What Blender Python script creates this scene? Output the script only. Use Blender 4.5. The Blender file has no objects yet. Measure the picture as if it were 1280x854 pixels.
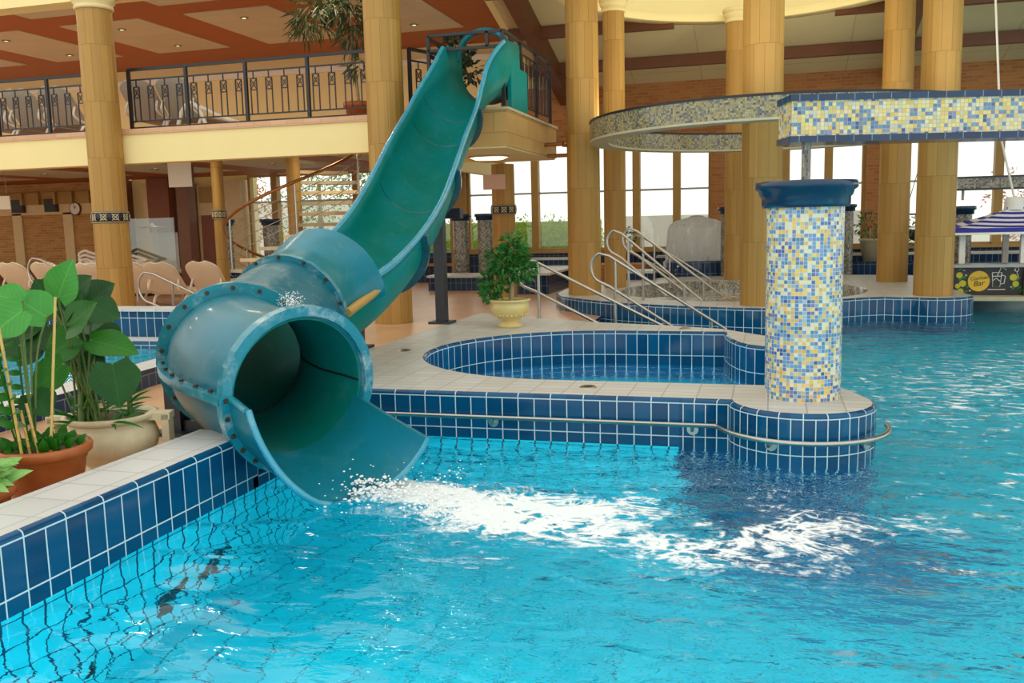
EXPOSURE = 0.0; SKY = 1.4; LAMP = 30; RING_FILL = 28; POOL_FILL = 95
import bpy, bmesh, math, random
from mathutils import Vector, Matrix, noise as mnoise
PI = math.pi
random.seed(7)
SC = bpy.context.scene
COL = SC.collection
V3 = Vector
# ------------------------------------------------------------------ mesh builder
class MB:
    def __init__(s):
        s.v = []; s.f = []; s.uv = []; s.sm = []; s.mi = []; s.cur = 0
    def add(s, verts, faces, uvs=None, smooth=False):
        o = len(s.v)
        s.v += [tuple(p) for p in verts]
        for i, f in enumerate(faces):
            s.f.append([o + k for k in f])
            s.uv.append(uvs[i] if uvs else None)
            s.sm.append(smooth); s.mi.append(s.cur)
        return s
    def box(s, x0, x1, y0, y1, z0, z1):
        v = [(x0,y0,z0),(x1,y0,z0),(x1,y1,z0),(x0,y1,z0),(x0,y0,z1),(x1,y0,z1),(x1,y1,z1),(x0,y1,z1)]
        return s.add(v, [(0,3,2,1),(4,5,6,7),(0,1,5,4),(1,2,6,5),(2,3,7,6),(3,0,4,7)])
    def obox(s, c, X, Y, Z, hx, hy, hz):
        c, X, Y, Z = V3(c), V3(X).normalized(), V3(Y).normalized(), V3(Z).normalized()
        v = [c + X*hx*i + Y*hy*j + Z*hz*k for k in (-1,1) for (i,j) in ((-1,-1),(1,-1),(1,1),(-1,1))]
        return s.add(v, [(0,3,2,1),(4,5,6,7),(0,1,5,4),(1,2,6,5),(2,3,7,6),(3,0,4,7)])
    def bar(s, p, q, w, h=None, up=(0,0,1)):
        p, q = V3(p), V3(q); d = (q-p); L = d.length; d.normalize()
        up = V3(up)
        if abs(d.dot(up)) > .95: up = V3((1,0,0))
        x = d.cross(up).normalized(); z = x.cross(d)
        return s.obox((p+q)/2, x, d, z, w/2, L/2, (h or w)/2)
    def tube(s, pts, r, n=8, closed=False, caps=True):
        pts = [V3(p) for p in pts]; m = len(pts)
        rr = r if isinstance(r, (list, tuple)) else [r]*m
        up = None; rings = []
        for i in range(m):
            if closed: t = pts[(i+1)%m] - pts[i-1]
            else: t = pts[min(i+1,m-1)] - pts[max(i-1,0)]
            if t.length < 1e-9: t = V3((0,0,1))
            t.normalize()
            if up is None:
                up = V3((0,0,1)) if abs(t.z) < .9 else V3((1,0,0))
            x = t.cross(up)
            if x.length < 1e-4: x = t.orthogonal()
            x.normalize(); up = x.cross(t).normalized()
            rings.append([pts[i] + (x*math.cos(2*PI*k/n) + up*math.sin(2*PI*k/n))*rr[i] for k in range(n)])
        v = [p for R in rings for p in R]; f = []
        for i in range(m if closed else m-1):
            a, b = i*n, ((i+1)%m)*n
            for k in range(n): f.append((a+k, a+(k+1)%n, b+(k+1)%n, b+k))
        s.add(v, f, smooth=True)
        if caps and not closed:
            s.add(rings[0], [tuple(range(n))[::-1]]); s.add(rings[-1], [tuple(range(n))])
        return s
    def lathe(s, c, prof, n=32, smooth=True, a0=0, sx=1, sy=1):
        cx, cy, cz = c; v = []; f = []; uv = []
        for (r, z) in prof:
            for k in range(n):
                a = a0 + 2*PI*k/n
                v.append((cx + r*math.cos(a)*sx, cy + r*math.sin(a)*sy, cz + z))
        R0 = max(p[0] for p in prof)
        vl = [0]
        for i in range(1, len(prof)): vl.append(vl[-1] + math.hypot(prof[i][0]-prof[i-1][0], prof[i][1]-prof[i-1][1]))
        for i in range(len(prof)-1):
            for k in range(n):
                k2 = (k+1) % n
                f.append((i*n+k, i*n+k2, (i+1)*n+k2, (i+1)*n+k))
                u0, u1 = R0*2*PI*k/n, R0*2*PI*(k+1)/n
                uv.append([(u0,vl[i]),(u1,vl[i]),(u1,vl[i+1]),(u0,vl[i+1])])
        s.add(v, f, uv, smooth)
        return s
    def disc(s, c, r, n=32, up=True, sx=1, sy=1):
        v = [(c[0]+r*math.cos(2*PI*k/n)*sx, c[1]+r*math.sin(2*PI*k/n)*sy, c[2]) for k in range(n)]
        return s.add(v, [tuple(range(n)) if up else tuple(range(n))[::-1]])
    def prism(s, poly, z0, z1, top=True, bottom=True):
        n = len(poly)
        v = [(x,y,z0) for x,y in poly] + [(x,y,z1) for x,y in poly]
        f = [(i,(i+1)%n,n+(i+1)%n,n+i) for i in range(n)]
        if top: f.append(tuple(range(n,2*n)))
        if bottom: f.append(tuple(range(n))[::-1])
        return s.add(v, f)
    def strip(s, path, prof, closed=False, side=1, u0=0, smooth=True):
        """wall along a plan path; prof = (offset to the path's right * side, z) list; UV = metres along, metres down the profile"""
        n = len(path); L = [u0]
        P = [V3((p[0],p[1],0)) for p in path]
        for i in range(1, n): L.append(L[-1] + (P[i]-P[i-1]).length)
        if closed: L.append(L[-1] + (P[0]-P[-1]).length)
        D = [0]
        for i in range(1, len(prof)): D.append(D[-1] + math.hypot(prof[i][0]-prof[i-1][0], prof[i][1]-prof[i-1][1]))
        nr = []
        for i in range(n):
            if closed: a, b = P[i]-P[i-1], P[(i+1)%n]-P[i]
            else: a, b = P[i]-P[max(i-1,0)], P[min(i+1,n-1)]-P[i]
            if a.length < 1e-9: a = b
            if b.length < 1e-9: b = a
            a = a.normalized(); b = b.normalized()
            na, nb = V3((a.y,-a.x,0)), V3((b.y,-b.x,0))
            m = (na+nb); m.normalize(); c = max(.35, m.dot(na)); nr.append(m/c*side)
        v = []; f = []; uv = []
        for i in range(n):
            for (o, z) in prof: v.append(P[i] + nr[i]*o + V3((0,0,z)))
        m = len(prof)
        for i in range(n if closed else n-1):
            j = (i+1) % n
            for k in range(m-1):
                f.append((i*m+k, j*m+k, j*m+k+1, i*m+k+1))
                uv.append([(L[i],D[k]),(L[i+1],D[k]),(L[i+1],D[k+1]),(L[i],D[k+1])])
        return s.add(v, f, uv, smooth)
    def ball(s, c, r, n=10, sz=1.0):
        prof = [(max(1e-4, r*math.sin(PI*i/(n//2+1))), -r*sz*math.cos(PI*i/(n//2+1))) for i in range(n//2+2)]
        return s.lathe(c, prof, n)
    def build(s, name, mat, parent=None, loc=None, kind=None, auto=False):
        off = V3((0,0,0))
        if parent is not None:
            p = parent
            while p is not None: off += V3(p.location); p = p.parent
            lo = V3((0,0,0))
        else:
            if loc is None:
                xs = [p[0] for p in s.v]; ys = [p[1] for p in s.v]; zs = [p[2] for p in s.v]
                loc = ((min(xs)+max(xs))/2, (min(ys)+max(ys))/2, min(zs))
            off = V3(loc); lo = V3(loc)
        me = bpy.data.meshes.new(name)
        me.from_pydata([tuple(V3(p)-off) for p in s.v], [], s.f)
        ul = me.uv_layers.new(name='UVMap').data
        for pi, poly in enumerate(me.polygons):
            uv = s.uv[pi]
            if uv:
                for k, li in enumerate(poly.loop_indices): ul[li].uv = uv[k]
            else:
                nn = poly.normal
                for li in poly.loop_indices:
                    co = V3(s.v[me.loops[li].vertex_index])
                    if abs(nn.z) > .7: ul[li].uv = (co.x, co.y)
                    else:
                        h = math.hypot(nn.x, nn.y) or 1
                        ul[li].uv = (co.x*(-nn.y/h) + co.y*(nn.x/h), co.z)
            poly.use_smooth = s.sm[pi]; poly.material_index = s.mi[pi]
        for mt in (mat if isinstance(mat, (list, tuple)) else [mat]): me.materials.append(mt)
        o = bpy.data.objects.new(name, me); COL.objects.link(o)
        o.location = lo
        if parent is not None: o.parent = parent
        if kind: o['kind'] = kind
        return o
def fix_normals(o):
    bm = bmesh.new(); bm.from_mesh(o.data); bmesh.ops.recalc_face_normals(bm, faces=bm.faces); bm.to_mesh(o.data); bm.free(); return o
def thing(name, loc, label, cat, group=None):
    o = bpy.data.objects.new(name, None); COL.objects.link(o); o.location = loc
    o.empty_display_size = .2
    return tag(o, label, cat, group)
def tag(o, label, cat, group=None, kind='thing'):
    o['label'] = label; o['category'] = cat; o['kind'] = kind
    if group: o['group'] = group
    return o
def struct(mb, name, mat, label=None, cat=None):
    o = mb.build(name, mat); o['kind'] = 'structure'
    if label: o['label'] = label
    if cat: o['category'] = cat
    return o
def copy_tree(o, loc, rotz=None, label=None, scale=None):
    c = o.copy(); COL.objects.link(c); c.location = loc
    if rotz is not None: c.rotation_euler = (0,0,rotz)
    if scale: c.scale = scale
    if label: c['label'] = label
    for ch in list(o.children):
        d = ch.copy(); COL.objects.link(d); d.parent = c
        for g in list(ch.children):
            e = g.copy(); COL.objects.link(e); e.parent = d
    return c
def catmull(pts, n=8):
    P = [V3(p) for p in pts]; out = []
    for i in range(len(P)-1):
        a, b, c, d = P[max(i-1,0)], P[i], P[i+1], P[min(i+2,len(P)-1)]
        for k in range(n):
            t = k/n
            out.append(.5*((2*b) + (c-a)*t + (2*a-5*b+4*c-d)*t*t + (3*b-a-3*c+d)*t**3))
    out.append(P[-1]); return out
def arc(cx, cy, r, a0, a1, n=16):
    return [(cx + r*math.cos(math.radians(a0+(a1-a0)*i/n)), cy + r*math.sin(math.radians(a0+(a1-a0)*i/n))) for i in range(n+1)]
# ------------------------------------------------------------------ materials
class NT:
    def __init__(s, name):
        s.m = bpy.data.materials.new(name); s.m.use_nodes = True; s.t = s.m.node_tree
        s.b = s.t.nodes['Principled BSDF']; s.out = s.t.nodes['Material Output']
    def n(s, typ, **kw):
        nd = s.t.nodes.new(typ)
        for k, v in kw.items(): setattr(nd, k, v)
        return nd
    def l(s, a, b): s.t.links.new(a, b)
    def val(s, sock, x):
        if isinstance(x, (int, float)): sock.default_value = x
        elif isinstance(x, (tuple, list)): sock.default_value = x
        else: s.l(x, sock)
    def math(s, op, a, b=0.0, c=0.0):
        nd = s.n('ShaderNodeMath', operation=op); s.val(nd.inputs[0], a); s.val(nd.inputs[1], b); s.val(nd.inputs[2], c); return nd.outputs[0]
    def mix(s, fac, a, b, mode='MIX'):
        nd = s.n('ShaderNodeMix', data_type='RGBA', blend_type=mode)
        s.val(nd.inputs[0], fac); s.val(nd.inputs[6], a); s.val(nd.inputs[7], b); return nd.outputs[2]
    def uv(s):
        nd = s.n('ShaderNodeUVMap'); nd.uv_map = 'UVMap'; return nd.outputs[0]
    def obj(s): return s.n('ShaderNodeTexCoord').outputs['Object']
    def pos(s): return s.n('ShaderNodeNewGeometry').outputs['Position']
    def xyz(s, v):
        nd = s.n('ShaderNodeSeparateXYZ'); s.l(v, nd.inputs[0]); return nd.outputs
    def comb(s, x, y, z=0.0):
        nd = s.n('ShaderNodeCombineXYZ'); s.val(nd.inputs[0], x); s.val(nd.inputs[1], y); s.val(nd.inputs[2], z); return nd.outputs[0]
    def noise(s, vec, scale, detail=3.0, rough=.55, dist=0.0):
        nd = s.n('ShaderNodeTexNoise'); s.l(vec, nd.inputs['Vector'])
        nd.inputs['Scale'].default_value = scale; nd.inputs['Detail'].default_value = detail
        nd.inputs['Roughness'].default_value = rough; nd.inputs['Distortion'].default_value = dist
        return nd.outputs[0]
    def ramp(s, fac, stops, interp='LINEAR'):
        nd = s.n('ShaderNodeValToRGB'); r = nd.color_ramp; r.interpolation = interp
        while len(r.elements) > 1: r.elements.remove(r.elements[-1])
        for i, (p, c) in enumerate(stops):
            e = r.elements[0] if i == 0 else r.elements.new(p)
            e.position = p; e.color = (c[0],c[1],c[2],1) if len(c) == 3 else c
        s.l(fac, nd.inputs[0]); return nd.outputs[0]
    def smooth(s, x, a, b):
        nd = s.n('ShaderNodeMapRange', interpolation_type='SMOOTHSTEP'); s.val(nd.inputs[0], x)
        nd.inputs[1].default_value = a; nd.inputs[2].default_value = b; return nd.outputs[0]
    def bump(s, h, strength=.3, dist=.01):
        nd = s.n('ShaderNodeBump'); s.val(nd.inputs['Height'], h); nd.inputs['Strength'].default_value = strength
        nd.inputs['Distance'].default_value = dist; return nd.outputs[0]
    def white(s, v):
        nd = s.n('ShaderNodeTexWhiteNoise', noise_dimensions='2D'); s.l(v, nd.inputs[0]); return nd.outputs[0]
    def set(s, col=None, rough=None, metal=None, normal=None, **kw):
        if col is not None: s.val(s.b.inputs['Base Color'], (*col,1) if isinstance(col, tuple) and len(col) == 3 else col)
        if rough is not None: s.val(s.b.inputs['Roughness'], rough)
        if metal is not None: s.val(s.b.inputs['Metallic'], metal)
        if normal is not None: s.l(normal, s.b.inputs['Normal'])
        for k, v in kw.items(): s.val(s.b.inputs[k.replace('_',' ')], v)
        return s.m
def plain(name, col, rough=.5, metal=0, var=.12, scale=6, bump=0, **kw):
    t = NT(name); p = t.obj(); nz = t.noise(p, scale, 4)
    c = t.mix(nz, tuple(x*(1-var) for x in col)+(1,), tuple(min(1,x*(1+var)) for x in col)+(1,))
    nm = t.bump(t.noise(p, scale*6, 3), bump, .01) if bump else None
    return t.set(c, rough, metal, nm, **kw)
def line_mask(t, x, period, w):
    """1 on a joint of width w at multiples of period"""
    fr = t.math('FRACT', t.math('DIVIDE', x, period))
    return t.math('LESS_THAN', fr, w/period)
def pool_tile(name, ca, cb, grout, pw=.126, ph=.245, coping=True, gw=.008, rough=.12):
    t = NT(name); u, v, _ = t.xyz(t.uv())
    below = t.math('GREATER_THAN', v, .052)
    v2 = t.math('SUBTRACT', v, .052)
    ju = t.math('MULTIPLY', line_mask(t, u, pw, gw), below)
    ju2 = line_mask(t, u, pw*2, gw)
    jv = line_mask(t, t.math('ADD', v2, gw/2), ph, gw)
    m = t.math('MAXIMUM', t.math('MAXIMUM', ju, ju2), jv) if coping else t.math('MAXIMUM', line_mask(t, u, pw, gw), jv)
    cell = t.comb(t.math('FLOOR', t.math('DIVIDE', u, pw)), t.math('FLOOR', t.math('DIVIDE', v2, ph)))
    r = t.white(cell)
    c = t.mix(r, (*ca,1), (*cb,1)); c = t.mix(m, c, (*grout,1))
    return t.set(c, t.mix(m, (rough,)*3+(1,), (.6,.6,.6,1)), 0, t.bump(t.math('SUBTRACT', 1.0, m), .4, .004), Specular_IOR_Level=.32)
def mosaic(name, cols, grout, p=.0265, clump=2.2):
    t = NT(name); uv = t.uv(); u, v, _ = t.xyz(uv)
    cu, cv = t.math('FLOOR', t.math('DIVIDE', u, p)), t.math('FLOOR', t.math('DIVIDE', v, p))
    r = t.white(t.comb(cu, cv))
    nz = t.noise(t.comb(t.math('MULTIPLY', cu, p), t.math('MULTIPLY', cv, p)), clump*2, 2)
    x = t.math('ADD', t.math('MULTIPLY', r, .78), t.math('MULTIPLY', t.math('SUBTRACT', nz, .36), .8))
    c = t.ramp(x, cols, 'CONSTANT')
    r2 = t.white(t.comb(t.math('ADD', cu, 57.3), t.math('ADD', cv, 11.7)))
    c = t.mix(t.math('MULTIPLY', r2, .14), c, (.9,.9,.8,1))
    m = t.math('MAXIMUM', line_mask(t, u, p, p*.1), line_mask(t, v, p, p*.1))
    c = t.mix(m, c, (*grout,1))
    return t.set(c, .15, 0)
def brick(name, c1, c2, mortar, bw=.25, bh=.077, msize=.01, rough=.8, offset=.5, bump=.4, var=True, swap=False):
    t = NT(name); uv = t.uv()
    nd = t.n('ShaderNodeTexBrick', offset=offset); t.l(uv, nd.inputs['Vector'])
    nd.inputs['Color1'].default_value = (*c1,1); nd.inputs['Color2'].default_value = (*c2,1); nd.inputs['Mortar'].default_value = (*mortar,1)
    nd.inputs['Scale'].default_value = 1; nd.inputs['Mortar Size'].default_value = msize; nd.inputs['Mortar Smooth'].default_value = .1
    nd.inputs['Brick Width'].default_value = bw; nd.inputs['Row Height'].default_value = bh
    c = nd.outputs[0]
    if var:
        nz = t.noise(t.obj(), 2.5, 5); c = t.mix(t.math('MULTIPLY', nz, .35), c, (c2[0]*.7, c2[1]*.6, c2[2]*.5, 1))
    return t.set(c, rough, 0, t.bump(t.math('SUBTRACT', 1.0, nd.outputs[1]), bump, .004))
M = {}
M['stone'] = brick('honey_limestone', (.51,.30,.07), (.39,.215,.042), (.23,.125,.025), .155, .92, .0035, .55, .5, .15)
M['plaster'] = plain('cream_plaster', (.90,.76,.36), .7, var=.06, scale=1.2)
M['cream'] = plain('pale_cream_plaster', (.80,.66,.33), .75, var=.06, scale=1)
M['brown'] = plain('rust_brown_paint', (.36,.095,.016), .6, var=.1, scale=1.5)
M['wood'] = plain('dark_timber_beam', (.15,.05,.016), .5, var=.25, scale=3)
M['ochre_wood'] = plain('ochre_timber', (.42,.25,.06), .5, var=.2, scale=4)
M['panel'] = brick('ceiling_panel', (.60,.56,.42), (.56,.52,.39), (.44,.41,.3), 1.2, .6, .006, .8, 0, .05, False)
M['roof'] = brick('roof_panel', (.66,.55,.31), (.62,.51,.28), (.48,.39,.2), 1.6, 2.2, .012, .8, 0, .05, False)
M['brick'] = brick('orange_brick', (.50,.20,.055), (.36,.12,.03), (.40,.24,.10))
M['ybrick'] = brick('tan_brick', (.62,.34,.11), (.44,.20,.055), (.55,.38,.17))
M['terracotta_floor'] = brick('terracotta_floor_tile', (.72,.44,.25), (.64,.36,.19), (.50,.33,.2), .3, .3, .006, .3, 0, .1)
M['deck'] = brick('white_deck_tile', (.63,.625,.58), (.54,.535,.49), (.31,.31,.285), .25, .125, .005, .38, 0, .12)
M['curb'] = brick('white_curb_tile', (.68,.70,.69), (.60,.62,.61), (.44,.46,.45), .25, .25, .006, .38, 0, .12)
M['navy'] = pool_tile('navy_pool_tile', (.002,.052,.135), (.003,.085,.20), (.55,.68,.70))
M['navy_narrow'] = pool_tile('navy_narrow_tile', (.002,.052,.135), (.003,.085,.20), (.55,.68,.70), .079, .245, True, .007)
M['navy_dark'] = pool_tile('dark_navy_tile', (.008,.030,.085), (.010,.042,.11), (.22,.28,.33))
M['aqua'] = pool_tile('aqua_pool_tile', (.015,.64,.78), (.02,.72,.85), (.002,.05,.11), .126, .245, False, .013, .3)
M['aquafloor'] = pool_tile('aqua_pool_floor', (.008,.60,.78), (.014,.69,.86), (.003,.19,.31), .25, .25, False, .011, .3)
MC = [(0,(.04,.10,.33)),(.20,(.08,.24,.52)),(.36,(.04,.22,.38)),(.44,(.24,.40,.52)),(.53,(.74,.66,.40)),(.65,(.76,.50,.08)),(.76,(.60,.40,.10)),(.86,(.70,.66,.46))]
M['mosaic'] = mosaic('blue_yellow_mosaic', MC, (.62,.62,.58))
MB2 = [(0,(.03,.08,.24)),(.12,(.06,.20,.36)),(.27,(.13,.17,.36)),(.36,(.52,.52,.40)),(.47,(.76,.58,.17)),(.64,(.66,.45,.10)),(.78,(.72,.62,.36))]
M['mosaic_beam'] = mosaic('yellow_blue_mosaic', MB2, (.40,.37,.26))
MG = [(0,(.04,.05,.06)),(.25,(.14,.14,.11)),(.4,(.24,.22,.15)),(.55,(.07,.08,.10)),(.68,(.32,.29,.21))]
M['mosaic_olive'] = mosaic('olive_mosaic', [(0,(.03,.05,.09)),(.2,(.16,.15,.07)),(.36,(.30,.25,.09)),(.5,(.08,.10,.12)),(.62,(.42,.34,.14)),(.74,(.30,.24,.10))], (.20,.17,.08))
M['mosaic_grey'] = mosaic('grey_mosaic', MG, (.25,.24,.2), .03)
M['blue_glaze'] = plain('blue_glazed_ceramic', (.006,.032,.075), .18, var=.25, scale=5)
M['chrome'] = plain('brushed_steel', (.48,.45,.40), .28, 1.0, var=.08, scale=9)
M['iron'] = plain('black_iron', (.012,.012,.014), .4, var=.2)
M['black'] = plain('black_steel', (.018,.022,.03), .4, var=.25)
M['copper'] = plain('copper_pipe', (.38,.17,.06), .3, .9)
M['plastic'] = plain('cream_plastic', (.80,.68,.50), .4, var=.05)
M['plastic_white'] = plain('white_plastic', (.82,.78,.68), .35, var=.05)
M['clay'] = plain('terracotta_clay', (.36,.095,.018), .42, var=.35, scale=9, bump=.15)
M['urn'] = plain('weathered_cream_urn', (.66,.58,.37), .5, var=.30, scale=7, bump=.2)
M['urn_yellow'] = plain('yellow_cream_urn', (.72,.56,.22), .4, var=.12, scale=8, bump=.1)
M['soil'] = plain('dark_soil', (.09,.06,.02), .9, var=.5, scale=30, bump=.6)
M['bamboo'] = plain('bamboo_cane', (.66,.45,.13), .5, var=.15, scale=20)
M['stem'] = plain('plant_stem', (.10,.17,.03), .5, var=.4, scale=15)
M['bark'] = plain('pale_bark', (.42,.33,.20), .8, var=.2, scale=20)
def leaf_mat(name, a, b, rough=.3):
    t = NT(name); nz = t.noise(t.pos(), 9, 3)
    u, v, _ = t.xyz(t.uv())
    rib = t.math('LESS_THAN', t.math('ABSOLUTE', t.math('SUBTRACT', u, .5)), .018)
    sd = t.math('FRACT', t.math('MULTIPLY', t.math('SUBTRACT', v, t.math('ABSOLUTE', t.math('MULTIPLY', t.math('SUBTRACT', u, .5), .8))), 7.0))
    side = t.math('LESS_THAN', sd, .07)
    m = t.math('MULTIPLY', t.math('MAXIMUM', rib, side), .45)
    c = t.mix(nz, (*a,1), (*b,1)); c = t.mix(m, c, (b[0]*1.7, b[1]*1.35, b[2]*1.5, 1))
    t.set(c, rough, 0, t.bump(t.math('SUBTRACT', 1.0, m), .3, .006), Specular_IOR_Level=.22); return t.m
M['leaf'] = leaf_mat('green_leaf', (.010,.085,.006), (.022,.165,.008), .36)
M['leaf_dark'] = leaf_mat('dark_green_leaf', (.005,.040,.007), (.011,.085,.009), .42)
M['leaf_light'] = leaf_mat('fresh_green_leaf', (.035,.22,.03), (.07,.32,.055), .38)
M['leaf_small'] = plain('small_leaf', (.03,.17,.02), .4, var=.5, scale=25)
M['leaf_far'] = plain('far_leaf', (.045,.13,.03), .5, var=.5, scale=12)
M['hedge'] = plain('hedge_leaf', (.34,.50,.05), .6, var=.4, scale=9)
M['tree_out'] = plain('bright_tree_leaf', (.16,.33,.07), .6, var=.5, scale=6)
M['white'] = plain('white_paint', (.82,.80,.74), .5, var=.04)
M['offwhite'] = plain('offwhite_board', (.86,.83,.72), .5, var=.03)
M['pink'] = plain('pink_paper', (.72,.48,.38), .6, var=.08)
M['steel_grey'] = plain('dull_steel', (.36,.35,.33), .4, .6, var=.2)
M['ledge'] = plain('stone_ledge', (.52,.46,.30), .5, var=.2)
M['beige_post'] = plain('beige_painted_post', (.74,.57,.31), .5, var=.08)
M['speaker'] = plain('dark_brown_box', (.055,.035,.03), .6)
M['cushion'] = plain('grey_mesh', (.44,.40,.33), .7, var=.1)
M['blue_cloth'] = plain('blue_cloth', (.01,.03,.35), .7)
M['dark_red'] = plain('dark_red_wood', (.22,.06,.025), .5, var=.2)
M['grass'] = plain('outdoor_paving', (.45,.47,.40), .8)
M['outwall'] = plain('outdoor_white_wall', (.88,.87,.84), .8, var=.05, scale=.6)
M['bluepool'] = plain('outdoor_pool_blue', (.10,.30,.70), .4)
t = NT('lamp_glow'); M['lamp'] = t.set((1,.9,.7), .5, 0, None, Emission_Color=(1,.82,.5,1), Emission_Strength=3.0)
# window glass
t = NT('window_glass'); g = t.n('ShaderNodeBsdfGlossy'); g.inputs['Roughness'].default_value = .02
tr = t.n('ShaderNodeBsdfTransparent'); tr.inputs[0].default_value = (.96,.98,.96,1)
mx = t.n('ShaderNodeMixShader'); mx.inputs[0].default_value = .05
t.l(tr.outputs[0], mx.inputs[1]); t.l(g.outputs[0], mx.inputs[2]); t.l(mx.outputs[0], t.out.inputs[0]); M['glass'] = t.m
t = NT('shower_glass'); g = t.n('ShaderNodeBsdfGlossy'); g.inputs['Roughness'].default_value = .05
tr = t.n('ShaderNodeBsdfTransparent'); tr.inputs[0].default_value = (.75,.80,.74,1)
mx = t.n('ShaderNodeMixShader'); mx.inputs[0].default_value = .12
t.l(tr.outputs[0], mx.inputs[1]); t.l(g.outputs[0], mx.inputs[2]); t.l(mx.outputs[0], t.out.inputs[0]); M['shower_glass'] = t.m
# water dome
t = NT('falling_water'); tl = t.n('ShaderNodeBsdfTranslucent'); tl.inputs[0].default_value = (.95,.97,.96,1)
df = t.n('ShaderNodeBsdfDiffuse'); df.inputs[0].default_value = (.9,.92,.9,1); tr = t.n('ShaderNodeBsdfTransparent')
m1 = t.n('ShaderNodeMixShader'); m1.inputs[0].default_value = .88; t.l(df.outputs[0], m1.inputs[1]); t.l(tl.outputs[0], m1.inputs[2])
m2 = t.n('ShaderNodeMixShader'); x, y, z = t.xyz(t.obj()); st = t.comb(t.math('MULTIPLY', x, 5.0), t.math('MULTIPLY', y, 5.0), t.math('MULTIPLY', z, .6))
t.l(t.smooth(t.noise(st, 2.5, 4), .05, .55), m2.inputs[0]); t.l(tr.outputs[0], m2.inputs[1]); t.l(m1.outputs[0], m2.inputs[2]); t.l(m2.outputs[0], t.out.inputs[0]); M['falling'] = t.m
# slide
def slide_mat(name, a, b, worn, wear, trans=0, r0=.14, coat=.4):
    t = NT(name); p = t.pos(); n1 = t.noise(p, 1.3, 4, .6); n2 = t.noise(p, 5, 6, .7); n3 = t.noise(p, 26, 4, .7)
    c = t.mix(t.smooth(n1, .35, .65), (*a,1), (*b,1))
    w = t.math('MULTIPLY', t.smooth(n2, .5, .78), wear)
    w = t.math('ADD', w, t.math('MULTIPLY', t.smooth(n3, .58, .8), wear*.5))
    c = t.mix(w, c, (*worn,1))
    t.set(c, t.math('ADD', r0, t.math('MULTIPLY', n2, .2)), 0, t.bump(n2, .06, .02), Coat_Weight=coat, Coat_Roughness=.08)
    t.b.inputs['Specular IOR Level'].default_value = .5 if coat > .3 else (.34 if coat else .12)
    if trans:   # fibreglass lets some daylight through
        tl = t.n('ShaderNodeBsdfTranslucent'); t.l(c, tl.inputs[0]); mx = t.n('ShaderNodeMixShader'); mx.inputs[0].default_value = trans
        t.l(t.b.outputs[0], mx.inputs[1]); t.l(tl.outputs[0], mx.inputs[2]); t.l(mx.outputs[0], t.out.inputs[0])
    return t.m
M['slide'] = slide_mat('teal_fibreglass', (.004,.185,.22), (.006,.215,.32), (.12,.36,.40), .3, .15, .24, .12)
M['slide_in'] = slide_mat('teal_gelcoat_trough', (.003,.26,.21), (.005,.30,.31), (.12,.40,.33), .3, .3, .3, 0)
M['slide_grey'] = slide_mat('scuffed_fibreglass', (.006,.12,.165), (.009,.155,.22), (.24,.30,.33), .8, 0, .26, .12)
M['slide_bend'] = slide_mat('teal_bend', (.004,.15,.19), (.006,.185,.275), (.15,.28,.33), .42, .05, .26, .12)
M['flange'] = slide_mat('flange_fibreglass', (.006,.19,.27), (.01,.24,.31), (.40,.50,.50), .9)
M['rimblue'] = slide_mat('bright_rim', (.02,.27,.42), (.03,.32,.46), (.30,.50,.55), .5)
M['flange_dark'] = slide_mat('dark_joint_flange', (.004,.08,.10), (.005,.10,.14), (.10,.2,.2), .3)
M['bolt'] = plain('rusty_bolt', (.09,.06,.035), .5, .5)
# ================================================================== camera, sky
cam = bpy.data.cameras.new('camera'); cam.sensor_width = 36; cam.lens = 36*1130/1280; cam.clip_end = 300
co = bpy.data.objects.new('camera', cam); COL.objects.link(co)
co.matrix_world = (Matrix.Translation((0,0,1.65)) @ Matrix.Rotation(math.radians(16),4,'Z')
    @ Matrix.Rotation(PI/2 - math.atan(149/1130),4,'X') @ Matrix.Rotation(math.radians(-1.36),4,'Z'))
SC.camera = co
SC.view_settings.view_transform = 'Standard'; SC.view_settings.look = 'None'
SC.view_settings.gamma = 1; SC.view_settings.use_curve_mapping = False; SC.view_settings.exposure = EXPOSURE
w = bpy.data.worlds.new('sky'); SC.world = w; w.use_nodes = True
w.node_tree.nodes['Background'].inputs[0].default_value = (1,.97,.90,1)
w.node_tree.nodes['Background'].inputs[1].default_value = SKY
SC.cycles.use_denoising = True
SC.cycles.max_bounces = 10; SC.cycles.transmission_bounces = 8; SC.cycles.transparent_max_bounces = 16
SC.cycles.sample_clamp_indirect = 6
# ================================================================== setting
def fill(outer, holes, z, up=True):
    bm = bmesh.new(); es = []
    for loop in [outer] + holes:
        vs = [bm.verts.new((x,y,z)) for x,y in loop]
        for i in range(len(vs)): es.append(bm.edges.new((vs[i], vs[(i+1)%len(vs)])))
    bmesh.ops.triangle_fill(bm, use_beauty=True, edges=es)
    bm.verts.index_update()
    V = [tuple(v.co) for v in bm.verts]; F = []
    for f in bm.faces:
        idx = [v.index for v in f.verts]
        a, b, c = [V3(V[i]) for i in idx[:3]]
        if ((b-a).cross(c-a).z > 0) != up: idx.reverse()
        F.append(tuple(idx))
    bm.free(); return V, F
RIM = .36; FL = .12; BOT = -1.15
COP = [(-.03,RIM),(-.014,RIM-.005),(-.004,RIM-.014),(0,RIM-.03)]
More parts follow.
